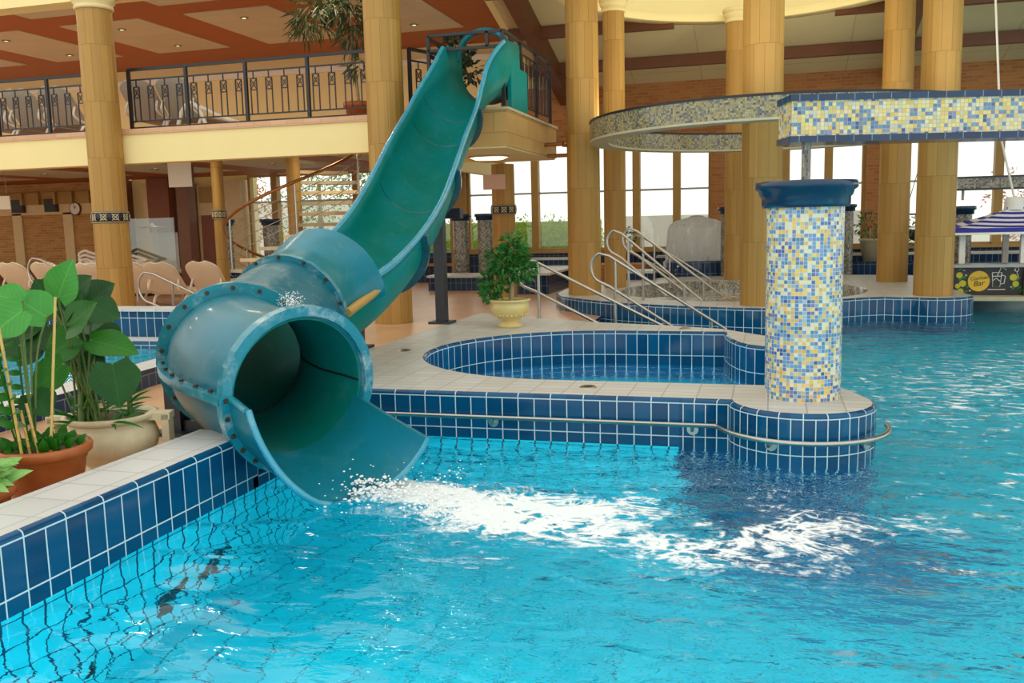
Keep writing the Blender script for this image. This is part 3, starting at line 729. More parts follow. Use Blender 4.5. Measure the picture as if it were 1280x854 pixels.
m = MB(); L = [c - R*(RI-.004) for c,T,R,U in seg(12.0,14.0)]; m.tube(L, .008, 6)
L = [c + R*(RI-.004) for c,T,R,U in seg(12.0,14.0)]; m.tube(L, .008, 6)
c,T,R,U = frames(SP)[120]; m.tube([c + (R*math.cos(2*PI*k/40)+U*math.sin(2*PI*k/40))*(RI-.002) for k in range(40)], .008, 6, closed=True)
m.build('inside_seams', M['black'], slide)
m = MB()
c0,T0,R0,U0 = frames(SP)[140]
T1 = (T0 + V3((0,0,-.16))).normalized(); R1 = R0; U1 = R1.cross(T1).normalized()
NA, NL = 34, 14
def lip_pt(k, j, r):
    s = k/NA; a = math.radians(194 + (363-194)*s)
    end = .74 - .10*s - .40*max(0, (s-.62)/.38)**1.3
    l = end*j/NL - .02
    flare = .05*(j/NL)**2*(1-s)
    return c0 + T1*l + R1*(math.cos(a)*(r+flare)) + U1*(math.sin(a)*(r+flare*.3))
v = []; f = []; W = NA+1
for r in (RI-.004, RO+.004):
    for j in range(NL+1): v += [lip_pt(k, j, r) for k in range(W)]
H = W*(NL+1)
for j in range(NL):
    for k in range(NA):
        q = (j*W+k, j*W+k+1, (j+1)*W+k+1, (j+1)*W+k); f += [q, tuple(x+H for x in reversed(q))]
m.add(v, f, smooth=True)
e = []
for j in range(NL):
    for k in (0, NA): e.append((j*W+k, (j+1)*W+k, (j+1)*W+k+H, j*W+k+H))
for k in range(NA): e.append((NL*W+k, NL*W+k+1, NL*W+k+1+H, NL*W+k+H))
m.add(v, e); fix_normals(m.build('exit_lip', M['slide'], slide))
m = MB(); m.tube([lip_pt(k, NL, (RI+RO)/2) for k in range(NA+1)], .021, 8); m.build('lip_rim', M['rimblue'], slide)
m = MB(); m.tube([lip_pt(NA, j, RO) for j in range(NL+1)], .022, 8); m.build('lip_edge', M['flange'], slide)
# supports
def post(x, y, z0, z1, w, name='support_post'):
    m = MB(); m.box(x-w/2,x+w/2,y-w/2,y+w/2,z0,z1); m.box(x-w*1.1,x+w*1.1,y-w*1.1,y+w*1.1,z0,z0+.03); return m
m = post(-4.12,11.08,RIM,1.95,.13); m.bar((-4.4,11.05,1.78),(-3.80,11.05,1.78),.13,.13); m.build('support_post', M['black'], slide)
m = post(-4.31,5.78,FL,.70,.13); m.bar((-4.3,5.8,.18),(-3.6,5.75,.16),.10,.10); m.build('support_leg', M['black'], slide)
m = post(-4.2,8.7,RIM,1.1,.12); m.bar((-4.2,8.7,.95),(-3.95,8.7,.98),.1); m.build('support_leg', M['black'], slide)
# splash at the slide's end
m = MB(); rnd = random.Random(3)
def lump(p, r):
    for k in range(1):
        m.ball(p, r, 8, .6)
for k in range(900):
    u = rnd.random()**1.6; a = -2.42 + .95*u; sp = .14 + .22*u
    bq = 4.98 - .12*u + rnd.gauss(0, sp*.55); h = (.09*(1-u) + .012)*rnd.random()**1.5
    lump((a + rnd.gauss(0,.05), bq, h - .006), .004 + .012*rnd.random()*(1-.5*u))
for k in range(160):
    a = rnd.uniform(-2.55,-1.7); bq = 4.95 + rnd.gauss(0,.22); lump((a,bq,rnd.random()**2*.2), rnd.uniform(.003,.008))
tag(m.build('splash', plain('white_foam', (.9,.94,.94), .4)), 'white splash where the teal slide meets the pool', 'splash', kind='stuff')
m = MB(); rnd = random.Random(5); c0 = V3((-2.93,5.13,1.16))
for k in range(260):
    d = V3((rnd.gauss(0,.6), rnd.gauss(0,.5), abs(rnd.gauss(.5,.4)))); d.normalize(); p = c0 + d*rnd.uniform(.0,.10); m.ball(p, rnd.uniform(.0015,.0045), 4)
tag(m.build('spray', plain('white_spray', (.9,.94,.94), .4)), 'small tuft of white spray on top of the exit ring', 'spray', kind='stuff')
# ================================================================== columns
def rosette_band(z0, r, root, n=10):
    m = MB(); m.lathe((root.location.x, root.location.y, z0), [(r+.004,0),(r+.016,0),(r+.016,.19),(r+.004,.19)], 40); o = m.build('band', M['iron'], root)
    q = MB()
    for k in range(n):
        a = 2*PI*k/n; c = V3((root.location.x+(r+.020)*math.cos(a), root.location.y+(r+.020)*math.sin(a), z0+.095)); tx = V3((-math.sin(a),math.cos(a),0)); nz = V3((math.cos(a),math.sin(a),0))
        for s in (-1,1): q.bar(c-(tx+V3((0,0,s)))*.055, c+(tx+V3((0,0,s)))*.055, .013, .006, up=nz)
        q.tube([c + (tx*math.cos(2*PI*j/12)+V3((0,0,1))*math.sin(2*PI*j/12))*.045 for j in range(12)], .007, 5, closed=True)
    for z in (.012,.178): q.lathe((root.location.x, root.location.y, z0+z), [(r+.016,-.006),(r+.021,0),(r+.016,.006)], 40)
    q.build('rosettes', M['ledge'], o)
def column(x, y, r, z0, z1, label, cap=False, band=None, grp='stone columns round the spa'):
    t = thing('stone_column', (x,y,z0), label, 'column', grp)
    m = MB(); m.lathe((x,y,z0), [(r*1.02,0),(r*.97,(z1-z0))], 20, smooth=False); m.build('shaft', M['stone'], t)
    if cap:
        m = MB(); k = r/.28
        m.lathe((x,y,z1-.02), [(r*.95,0),(r*1.06,.0),(r*1.10,.03),(r*1.06,.06),(r*1.02,.07),(r*1.18,.12),(r*1.24,.16),(r*1.18,.19),(r*1.30,.20),(r*1.30,.27),(r*.9,.27)], 40); m.build('capital', M['cream'], t)
    if band: rosette_band(band, r, t)
    return t
G2 = 'stone columns under the balcony front'
column(-10.87,13.16,.285,FL,5.32,'stone column left of the slide behind the small pool, with black rosette band',True,1.80,G2)
column(-5.72,13.2,.29,FL,5.4,'stone column standing directly behind the upper part of the teal slide',True,1.80,G2)
column(-3.14,15.71,.285,RIM,7.0,'thick stone column on the left end of the spa platform')
column(-2.87,17.38,.21,RIM,5.5,'slimmer stone column with moulded capital just behind the thick left one',True)
column(-.70,19.45,.22,RIM,5.55,'stone column with capital at the back of the spa, half hidden by another',True)
column(-.13,13.76,.285,RIM,7.4,'thick shaded stone column at the front edge of the spa platform')
column(2.24,18.57,.275,RIM,5.95,'stone column behind the right rim of the spa, paler and farther back')
column(2.47,15.47,.285,RIM,7.0,'stone column on the rounded right end of the spa platform')
column(-4.98,17.0,.225,FL,2.76,'short stone column with rosette band under the slide platform',False,1.80,'short columns under the balcony')
column(-8.65,15.5,.135,FL,3.1,'slender stone column in the middle of the spiral stair',False,None,'short columns under the balcony')
column(-10.75,16.2,.12,FL,3.1,'slender post with dark band just right of the left stone column',False,1.85,'short columns under the balcony')
# ================================================================== mosaic pillar in front
mp = thing('mosaic_pillar', (.235,6.74,RIM), 'big blue and yellow mosaic pillar with a blue glazed cap on the pool corner', 'mosaic pillar')
m = MB(); m.lathe((.235,6.74,RIM), [(.262,0),(.262,1.38)], 64); m.build('shaft', M['mosaic'], mp)
m = MB(); m.lathe((.235,6.74,RIM), [(.262,1.345),(.292,1.345),(.300,1.37),(.300,1.415),(.315,1.43),(.322,1.46),(.345,1.475),(.350,1.50),(.338,1.525),(.20,1.532),(.001,1.532)], 64); m.build('cap', M['blue_glaze'], mp)
# mosaic beam overhead
bm_ = thing('mosaic_beam', (.235,6.7,1.89), 'hanging yellow and blue mosaic beam with navy edging on a grey post', 'mosaic beam')
c16, s16 = math.cos(math.radians(16)), math.sin(math.radians(16))
def beam_box(m, x0, x1, y0, y1, z0, z1):
    o = V3((.13,6.62,0)); X = V3((c16,s16,0)); Y = V3((-s16,c16,0))
    return m.obox(o+X*(x0+x1)/2+Y*(y0+y1)/2+V3((0,0,(z0+z1)/2)), X, Y, (0,0,1), (x1-x0)/2, (y1-y0)/2, (z1-z0)/2)
m = MB(); beam_box(m,0,6.5,0,.3,2.19,2.425); m.build('mosaic_face', M['mosaic_beam'], bm_)
TE = brick('navy_edging', (.006,.030,.075), (.010,.045,.11), (.18,.24,.28), .125, .2, .003, .15, 0, .1, False)
m = MB(); beam_box(m,-.012,6.51,-.012,.312,2.425,2.468); m.build('top_edging', TE, bm_)
m = MB(); beam_box(m,-.012,6.51,-.012,.312,2.147,2.19); m.build('bottom_edging', TE, bm_)
m = MB(); m.tube([(.235,6.76,1.89),(.235,6.76,2.15)], .032, 14); m.build('post', M['mosaic_grey'], bm_)
# hanging mosaic ring
rg = thing('mosaic_ring', (.05,14.9,2.85), 'large hanging mosaic ring with dark edges above the spa', 'mosaic ring')
RR = 2.72
def ringpart(name, mat, z0, z1, ri, ro):
    m = MB(); m.lathe((.05,14.9,0), [(ri,z0),(ro,z0),(ro,z1),(ri,z1),(ri,z0)], 96, smooth=False)
    for uvs in (m.uv,): pass
    return m.build(name, mat, rg)
m = MB()
for r, rev in ((RR+.14,False),(RR-.14,True)):
    pts = [(.05+r*math.cos(2*PI*k/96), 14.9+r*math.sin(2*PI*k/96)) for k in range(96)]
    m.strip(pts, [(0,3.15),(0,2.88)], closed=True)
m.build('mosaic_band', M['mosaic_olive'], rg)
ringpart('top_edge', M['iron'], 3.15, 3.18, RR-.15, RR+.15); ringpart('bottom_edge', M['ledge'], 2.85, 2.88, RR-.15, RR+.15)
for a, q in ((175,(-2.93,15.75)),(250,(-.3,13.7))):
    p = (.05+(RR+.1)*math.cos(math.radians(a)), 14.9+(RR+.1)*math.sin(math.radians(a)))
    MB().tube([(p[0],p[1],3.0),(q[0],q[1],3.0)], .03, 8).build('fixing', M['copper'], rg)
# far mosaic band
fb = thing('mosaic_beam', (3.9,18.75,2.04), 'short grey mosaic beam hanging behind the bar canopy', 'mosaic beam')
m = MB(); m.box(3.33,9,18.6,18.9,2.07,2.26); m.build('mosaic_face', M['mosaic_grey'], fb)
m = MB(); m.box(3.31,9,18.58,18.92,2.26,2.29); m.box(3.31,9,18.58,18.92,2.04,2.07); m.build('edging', M['black'], fb)
m = MB(); m.tube([(3.45,18.75,1.86),(3.45,18.75,2.05)], .025, 8); m.build('post', M['steel_grey'], fb)
# far grey pillars
fp = thing('mosaic_pillar', (-7.25,21,FL), 'grey mosaic pillar with dark cap just right of the slide', 'mosaic pillar', 'grey mosaic pillars in the background')
m = MB(); m.lathe((-7.25,21,FL), [(.195,0),(.195,1.62)], 28); m.build('shaft', M['mosaic_grey'], fp)
m = MB(); m.lathe((-7.25,21,FL), [(.195,1.6),(.225,1.6),(.225,1.67),(.26,1.69),(.26,1.75),(.001,1.755)], 28); m.build('cap', M['blue_glaze'], fp)
for x, y, lb in ((-6.62,21,'grey mosaic pillar left of the banded column under the platform'),(-.86,20.6,'grey mosaic pillar partly hidden behind the spa columns'),(1.56,21.3,'grey mosaic pillar standing behind the big coloured pillar'),(3.43,18.75,'grey mosaic pillar behind the left end of the bar'),(-12.5,19,'grey mosaic pillar beside the brown post left of the spiral stair'),(-11.85,20,'grey mosaic pillar behind the spiral stair rail by the window')):
    copy_tree(fp, (x,y,FL if y != 18.75 else 0), None, lb)
# ================================================================== chrome
def pipe(m, pts, r=.021, n=10, smooth=0): return m.tube(catmull(pts,6) if smooth else pts, r, n)
gr = thing('grab_rail', (-1.3,6.43,.17), 'long steel grab rail along the navy tiled whirlpool wall', 'grab rail')
RZ = .185
path = [(-3.0,6.42,RZ),(-.36,6.42,RZ)] + [(x,y,RZ) for x,y in arc(.22,6.58,.585,201,368,18)] 
m = MB(); m.tube(path, .017, 10); m.build('rail', M['chrome'], gr)
for (x,y,nx,ny) in ((-2.02,6.5,0,-1),(-.52,6.5,0,-1),(.03,6.13,-.37,-.93),(.62,6.28,.8,-.6)):
    m = MB(); n = V3((nx,ny,0)).normalized(); p = V3((x,y,RZ-.045))
    m.tube([p+n*.002, p+n*.022], .042, 14); m.tube([p+n*.02, p+n*.07, p+n*.08+V3((0,0,.045))], .011, 8); m.build('bracket', M['chrome'], gr)
def handrail(label, b, a0, z0, a1, z1, zl=None, drop=.36, posts=(), foot=None, r=.021, db=0):
    """a sloping double rail: the upper pipe runs from (a0,z0) to (a1,z1), loops back at the top into the lower pipe"""
    L = math.hypot(a1-a0, z1-z0); ux, uz = (a1-a0)/L, (z1-z0)/L
    t = thing('handrail', (a0,b,FL), label, 'handrail', 'steel handrails of the pool steps')
    m = MB(); k = drop/2
    top = [(a1,b,z1),(a0+.1*ux,b,z0+.1*uz)]
    c = V3((a0, b, z0-k)); loop = [(c.x - k*.8*math.sin(math.radians(a)), b, c.z + k*math.cos(math.radians(a))) for a in range(20,165,18)]
    bl = L*.80 if zl is None else zl
    low = [(a0+.1*ux,b,z0-drop+.1*uz),(a0+bl*ux,b,z0-drop+bl*uz)]
    m.tube(top+loop+low, r, 10); m.build('rail', M['chrome'], t)
    for (pa, zb) in posts:
        f = (pa-a0)/(a1-a0); m = MB(); m.tube([(pa,b,zb),(pa,b,z0+(z1-z0)*f)], r, 10); m.lathe((pa,b,zb), [(.045,0),(.045,.012),(.02,.02)], 14); m.build('post', M['chrome'], t)
    return t
handrail('steel handrail beside the potted tree at the back of the deck', 11.75, -3.12, 1.17, -1.27, .24, 1.15, .40, ((-2.98,RIM-.1),(-1.95,.12)))
handrail('steel handrail with a large loop in front of the spa platform', 12.4, -2.22, 1.21, -.55, .15, 1.3, .42, ((-2.05,.0),(-.75,-.3)))
handrail('upper left of two steel handrails leading down into the spa', 13.95, -2.28, 1.50, -.98, .40, 1.0, .38, ((-2.1,.30),(-1.25,.3)))
handrail('rear steel handrail of the pair leading down into the spa', 14.5, -2.12, 1.52, -.70, .42, 1.1, .38, ((-1.95,.30),(-1.0,.3)))
handrail('small far steel handrail at the back left of the spa', 18.0, -2.5, 1.35, -1.1, .45, 1.1, .42, ((-2.2,.36),(-1.9,.3)))
handrail('steel handrail in front of the loungers right of the left column', 12.9, -10.0, .98, -8.7, .42, .9, .52, ((-9.55,.12),))
handrail('steel handrail by the stacked loungers left of the left column', 14.2, -13.5, 1.20, -12.1, .60, 1.0, .52, ((-13.1,.12),(-12.3,.12)))
# copper pipes from the platform
m = MB(); 
for z, y in ((2.98,15.7),(2.80,15.9)): m.tube([(A1,y,z),(-3.3,y,z)], .035, 10)
m.lathe((-3.45,15.7,2.98), [(.035,-.05),(.06,-.05),(.06,.05),(.035,.05)], 12)
tag(m.build('copper_pipes', M['copper']), 'two copper pipes between the slide platform and a stone column', 'pipes')
# ================================================================== balcony railing
def baluster(m, p, ux, h0, h1):
    """two bars joined by a crossed square near the top; p on the balcony edge, ux unit along the rail"""
    X = V3(ux); w = .055; z = V3((0,0,1)); P = V3(p)
    q0, q1 = h1-.30, h1-.12
    for s in (-1,1): m.bar(P+X*w*s+z*h0, P+X*w*s+z*q1, .016)
    m.bar(P-X*w+z*q1, P+X*w+z*q1, .016); m.bar(P-X*w+z*q0, P+X*w+z*q0, .016)
    m.bar(P-X*w+z*q0, P+X*w+z*q1, .010); m.bar(P-X*w+z*q1, P+X*w+z*q0, .010)
    m.bar(P+z*q1, P+z*h1, .016)
    m.tube([P + z*(q0+q1)/2 + (X*math.cos(2*PI*j/12) + z*math.sin(2*PI*j/12))*.034 for j in range(12)], .005, 4, closed=True)
def railing(label, p, q, z, H=1.0, posts=None, bays=4, per=4, second=.17, ends=(True,True)):
    p, q = V3((*p,z)), V3((*q,z)); d = (q-p); L = d.length; X = d.normalized()
    t = thing('balcony_railing', p, label, 'railing', 'black iron railings upstairs')
    Z = V3((0,0,1))
    m = MB(); m.bar(p+Z*H, q+Z*H, .055, .045); m.build('top_rail', M['iron'], t)
    for h in (H-second, .14, .035): m = MB(); m.bar(p+Z*h, q+Z*h, .028, .022); m.build('rail', M['iron'], t)
    for k in range(bays+1):
        if (k == 0 and not ends[0]) or (k == bays and not ends[1]): continue
        m = MB(); m.bar(p+X*L*k/bays, p+X*L*k/bays+Z*H, .05); m.build('post', M['iron'], t)
    for k in range(bays):
        for j in range(per):
            m = MB(); baluster(m, p+X*(L*k/bays + L/bays*(j+.5)/per), X, .14, H-second); m.build('baluster', M['iron'], t)
    return t
railing('black iron railing of the balcony between the left column and the one behind the slide', (-10.56,13.5), (-6.05,13.5), 3.37, 1.0, bays=4)
railing('black iron railing of the balcony left of the left column', (-15.6,13.5), (-11.15,13.5), 3.37, .98, bays=4)
railing('short black iron railing right of the column behind the slide', (-5.42,13.5), (-4.98,14.6), 3.37, .98, bays=1, per=3)
railing('patterned iron railing on the right edge of the slide platform', (-3.88,13.4), (-3.88,16.4), 3.37, 1.12, bays=3, per=4)
t = thing('entry_rail', (-5.05,13.4,3.37), 'two black bars high over the top of the slide', 'railing')
for h in (1.12,.90):
    m = MB(); m.bar((-5.06,13.4,3.37+h),(-3.88,13.4,3.37+h),.05,.045); m.build('rail', M['iron'], t)
for x in (-5.06,-4.12):
    m = MB(); m.bar((x,13.4,3.37 if x < -5 else 4.27),(x,13.4,4.49),.05); m.build('post', M['iron'], t)
m = MB(); m.bar((-5.06,13.4,4.2),(-5.06,15.5,4.2),.045); m.bar((-5.06,13.4,4.45),(-5.06,15.5,4.45),.045); m.build('side_rail', M['iron'], t)
# ================================================================== plants
CAMP = V3((0,0,1.65))
def leaf(m, base, tip, w, droop=.12, cup=.12, tilt=.0, heart=1.0, n=8):
    b, t = V3(base), V3(tip); d = t-b; L = d.length; d.normalize()
    nrm = ((CAMP-(b+t)/2).normalized()*.75 + V3((0,0,.65)) + V3((tilt,0,0))); nrm -= d*nrm.dot(d); nrm.normalize(); s = d.cross(nrm)
    v = []; f = []; uv = []
    for i in range(n+1):
        x = i/n
        hw = w*.5*(math.sin(PI*min(1,(x+.10*heart)/(1+.10*heart))**.72)**.85 if x < 1 else 0)
        if i == 0: hw = w*.5*.55*heart
        for j in (-2,-1,0,1,2):
            y = j/2*hw; back = (-.10*L*heart*abs(j)/2 if i == 0 else 0)
            p = b + d*(L*x+back) + s*y + nrm*(cup*abs(j)/2*hw*1.2 - droop*L*(x-.35)**2)
            v.append(p); uv.append((.5+j/4*(hw/(w*.5) if w else 1), x))
    for i in range(n):
        for j in range(4): f.append((i*5+j, i*5+j+1, (i+1)*5+j+1, (i+1)*5+j))
    m.add(v, f, [[uv[k] for k in q] for q in f], True)
# white urn with the big-leaved plant
U = (-4.02,4.72,FL)
ur = thing('potted_plant', U, 'big-leaved plant in a weathered cream urn with square handles beside the pool kerb', 'potted plant')
m = MB(); m.lathe(U, [(.001,0),(.16,0),(.17,.03),(.14,.05),(.20,.10),(.27,.17),(.285,.24),(.265,.30),(.235,.33),(.245,.345),(.275,.36),(.285,.385),(.255,.39),(.245,.36)], 48); po = m.build('urn', M['urn'], ur)
for a in (20, 200):
    m = MB()
    c = V3((U[0]+.275*math.cos(math.radians(a)), U[1]+.275*math.sin(math.radians(a)), U[2]+.27)); X = V3((math.cos(math.radians(a)),math.sin(math.radians(a)),0)); Y = V3((-X.y,X.x,0))
    m.obox(c+X*.03+V3((0,0,.095)), X, Y, (0,0,1), .075, .055, .022); m.obox(c+X*.075+V3((0,0,-.02)), X, Y, (0,0,1), .022, .055, .125); m.build('handle', M['urn'], po)
m = MB(); m.lathe(U, [(.001,.345),(.14,.355),(.25,.345)], 30); m.build('soil', M['soil'], ur)
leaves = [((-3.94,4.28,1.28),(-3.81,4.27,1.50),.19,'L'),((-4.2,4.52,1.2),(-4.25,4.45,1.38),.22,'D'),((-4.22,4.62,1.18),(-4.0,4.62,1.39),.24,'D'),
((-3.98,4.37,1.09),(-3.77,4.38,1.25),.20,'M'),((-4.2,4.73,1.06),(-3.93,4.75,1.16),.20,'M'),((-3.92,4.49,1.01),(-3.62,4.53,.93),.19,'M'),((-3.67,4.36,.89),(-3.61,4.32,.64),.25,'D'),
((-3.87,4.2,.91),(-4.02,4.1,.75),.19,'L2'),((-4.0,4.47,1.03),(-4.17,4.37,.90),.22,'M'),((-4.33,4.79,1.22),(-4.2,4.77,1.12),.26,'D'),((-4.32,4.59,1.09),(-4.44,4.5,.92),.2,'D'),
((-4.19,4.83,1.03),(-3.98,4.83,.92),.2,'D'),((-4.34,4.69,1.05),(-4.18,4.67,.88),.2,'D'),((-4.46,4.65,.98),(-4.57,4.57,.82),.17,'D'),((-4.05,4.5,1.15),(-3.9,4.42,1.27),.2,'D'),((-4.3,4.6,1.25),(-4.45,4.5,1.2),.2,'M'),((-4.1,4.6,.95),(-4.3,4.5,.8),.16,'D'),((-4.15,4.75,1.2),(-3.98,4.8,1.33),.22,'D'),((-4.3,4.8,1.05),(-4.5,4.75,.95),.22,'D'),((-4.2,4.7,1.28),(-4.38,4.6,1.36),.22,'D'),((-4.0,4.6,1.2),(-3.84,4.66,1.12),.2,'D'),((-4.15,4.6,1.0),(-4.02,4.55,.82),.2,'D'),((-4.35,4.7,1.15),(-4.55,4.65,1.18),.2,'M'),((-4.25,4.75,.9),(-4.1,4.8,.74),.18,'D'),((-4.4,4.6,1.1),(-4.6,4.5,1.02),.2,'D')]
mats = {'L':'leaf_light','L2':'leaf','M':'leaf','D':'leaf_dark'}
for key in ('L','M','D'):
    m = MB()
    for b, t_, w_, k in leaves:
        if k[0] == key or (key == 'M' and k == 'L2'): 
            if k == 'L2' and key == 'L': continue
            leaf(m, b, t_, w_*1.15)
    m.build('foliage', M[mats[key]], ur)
m = MB()
root0 = V3((-4.05,4.58,.47))
for b, t_, w_, k in leaves:
    b = V3(b); r0 = root0 + V3((.10*math.sin(b.x*40), .06*math.cos(b.y*37), 0)); mid = (r0*.45 + b*.55) + V3((0,0,.06))
    m.tube(catmull([r0, mid, b],6), .007, 6)
m.tube([(-4.06,4.51,.47),(-4.07,4.55,.80)], [.022,.014], 8); m.tube([(-4.05,4.56,.47),(-4.16,4.58,.98)], [.022,.012], 8); m.tube([(-3.87,4.72,.45),(-3.86,4.72,.85),(-3.8,4.63,1.0)], [.018,.014,.008], 8)
m.build('stems', M['stem'], ur)
m = MB(); rnd = random.Random(9)
for k in range(60):
    c = V3((rnd.choice((-3.87,-3.83,-4.06,-4.1)), rnd.choice((4.7,4.55,4.5)), rnd.uniform(.47,.62))); a = rnd.uniform(0,2*PI); L = rnd.uniform(.10,.22)
    e = c + V3((math.cos(a)*L, math.sin(a)*L, rnd.uniform(-.02,.12))); leaf(m, c, e, .022, .5, .1, 0, 0, 5)
m.build('grassy_leaves', M['leaf'], ur)
# terracotta pot: cane-supported plants
T = (-3.90,4.03,FL)
tp = thing('potted_plant', T, 'mixed green plant with bamboo canes in a big terracotta pot beside the pool kerb', 'potted plant')
m = MB(); m.lathe(T, [(.001,0),(.150,0),(.158,.01),(.205,.20),(.215,.27),(.222,.275),(.225,.295),(.235,.30),(.252,.315),(.257,.345),(.25,.36),(.225,.362),(.215,.33)], 48); m.build('pot', M['clay'], tp)
m = MB(); m.lathe(T, [(.001,.33),(.1,.335),(.22,.325)], 30); m.build('soil', M['soil'], tp)
m = MB()
for a, b in (((-3.80,3.97,.42),(-3.80,4.11,1.30)),((-3.86,3.84,.45),(-3.87,3.78,1.16)),((-3.82,3.92,.42),(-3.86,3.90,.74)),((-3.86,3.9,.42),(-3.89,3.89,.70))):
    a, b = V3(a), V3(b); n = 7
    for k in range(n):
        p, q = a+(b-a)*k/n, a+(b-a)*(k+1)/n; m.tube([p, q-(q-p)*.06, q], [.0075,.0075,.010], 8)
m.build('cane', M['bamboo'], tp)
m = MB(); m2 = MB(); m3 = MB()
for b, t_, w_ in (((-3.86,4.1,1.19),(-4.01,4.0,1.33),.22),((-3.9,3.98,1.29),(-4.03,3.88,1.34),.17),((-3.82,3.9,1.25),(-3.96,3.80,1.12),.22)): leaf(m2, b, t_, w_*1.15)
for b, t_, w_ in (((-4.07,4.24,1.23),(-4.26,4.1,1.25),.15),((-3.97,4.06,.76),(-3.85,4.04,.64),.18),((-4.27,4.29,1.05),(-4.38,4.2,.92),.18),((-4.0,4.05,1.15),(-4.2,3.98,1.08),.15)): leaf(m3, b, t_, w_*1.15)
rnd = random.Random(4)
for fx, fy, lean in ((-3.95,3.92,(.02,-.10)),(-4.02,3.98,(-.12,-.06)),(-3.9,3.9,(.03,-.16)),(-4.05,4.08,(-.06,.05))):
    P = [V3((fx+lean[0]*k/7, fy+lean[1]*k/7, .46+.56*k/7)) for k in range(8)]
    m.tube(P, .006, 6)
    for k in range(2,8):
        for s in (-1,1):
            d = V3((s*.085, -.035, .02)); leaf(m, P[k], P[k]+d*(1.1-.04*k), .045, .3, .1, 0, .3, 5)
for k in range(55):
    a = rnd.uniform(0,2*PI); r_ = rnd.uniform(.02,.20); c = V3((T[0]+r_*math.cos(a), T[1]+r_*math.sin(a), .47)); e = c + V3((math.cos(a)*.05, math.sin(a)*.05, rnd.uniform(.03,.09))); leaf(m, c, e, .055, .3, .1, 0, .4, 5)
m.build('foliage', M['leaf'], tp); m2.build('large_leaves', M['leaf_light'], tp); m3.build('dark_leaves', M['leaf_dark'], tp)
m = MB()
for b in ((-3.86,4.1,1.19),(-3.9,3.98,1.29),(-3.82,3.9,1.25),(-4.07,4.24,1.23),(-3.97,4.06,.76),(-4.0,4.05,1.15)):
    m.tube(catmull([(-3.93,4.0,.44),((b[0]-3.95)/2,(b[1]+4.0)/2,b[2]*.6+.25),b],5), .006, 6)
m.build('stems', M['stem'], tp)
# third pot, mostly out of the frame
T = (-3.86,3.52,FL)
tp = thing('potted_plant', T, 'small pale-leaved plant in a terracotta pot at the far left of the kerb', 'potted plant')
m = MB(); m.lathe(T, [(.001,0),(.12,0),(.165,.20),(.175,.205),(.195,.22),(.198,.26),(.175,.265),(.17,.24)], 40); m.build('pot', M['clay'], tp)
m = MB(); m.lathe(T, [(.001,.245),(.17,.24)], 24); m.build('soil', M['soil'], tp)
m = MB(); rnd = random.Random(2)
for k in range(46):
    a = rnd.uniform(0,2*PI); r_ = rnd.uniform(.0,.14); c = V3((T[0]+r_*math.cos(a), T[1]+r_*math.sin(a), .40+rnd.uniform(0,.10))); e = c + V3((math.cos(a)*.10+.03, math.sin(a)*.10+.02, rnd.uniform(-.01,.08))); leaf(m, c, e, .065, .4, .12, 0, .5, 6)
m.build('foliage', leaf_mat('variegated_leaf', (.10,.36,.06), (.30,.52,.16)), tp)
# ------------------------------------------------------------------ small trees
def bush(m, c, rx, ry, rz_, n, size, rnd, shape=None, droop=.2, wfac=.42):
    for k in range(n):
        while True:
            d = V3((rnd.uniform(-1,1), rnd.uniform(-1,1), rnd.uniform(-1,1)))
            if .25 < d.length < 1: break
        p = V3((c[0]+d.x*rx, c[1]+d.y*ry, c[2]+d.z*rz_)); o = d.normalized() + V3((rnd.gauss(0,.5), rnd.gauss(0,.5), rnd.gauss(.0,.5)-droop)); o.normalize(); L = size*rnd.uniform(.7,1.3)
        s = o.cross(V3((rnd.gauss(0,1), rnd.gauss(0,1), rnd.gauss(0,1)))).normalized()*L*wfac; up = V3((0,0,L*.06))
        m.add([p, p+o*L*.45+s*.5+up, p+o*L, p+o*L*.45-s*.5+up], [(0,1,2,3)], smooth=False)
T = (-3.10,10.75,RIM)
tr = thing('potted_tree', T, 'small bushy green tree in a yellow cream footed urn on the white deck', 'potted tree')
m = MB(); m.lathe(T, [(.001,0),(.145,0),(.15,.025),(.12,.05),(.105,.075),(.13,.10),(.20,.15),(.235,.22),(.24,.27),(.225,.30),(.235,.315),(.255,.325),(.26,.345),(.235,.35),(.225,.32)], 48)
ub = m.build('urn', M['urn_yellow'], tr)
m = MB()
for k in range(26):
    a = 2*PI*k/26; m.ball((T[0]+.212*math.cos(a), T[1]+.212*math.sin(a), T[2]+.155), .014, 6)
m.build('beading', M['urn_yellow'], ub)
m = MB(); m.lathe(T, [(.001,.325),(.23,.32)], 24); m.build('soil', M['soil'], tr)
m = MB(); m.tube([(-3.08,10.75,.66),(-3.07,10.75,.85),(-3.12,10.74,1.05)], [.035,.03,.02], 8); m.tube([(-3.07,10.75,.85),(-3.25,10.7,.95)], .014, 6); m.tube([(-3.1,10.75,.95),(-2.95,10.78,1.15)], .014, 6); m.build('trunk', M['bark'], tr)
m = MB(); rnd = random.Random(8)
for c, r_, n in (((-3.10,10.7,1.13),.22,330),((-3.02,10.7,1.28),.17,230),((-3.27,10.7,.92),.17,240),((-2.92,10.75,1.08),.15,180),((-3.32,10.65,.80),.12,120),((-3.05,10.72,1.42),.10,80),((-3.2,10.7,1.2),.15,150)): bush(m, c, r_, r_, r_*.9, n, .085, rnd)
m.build('foliage', M['leaf_small'], tr)
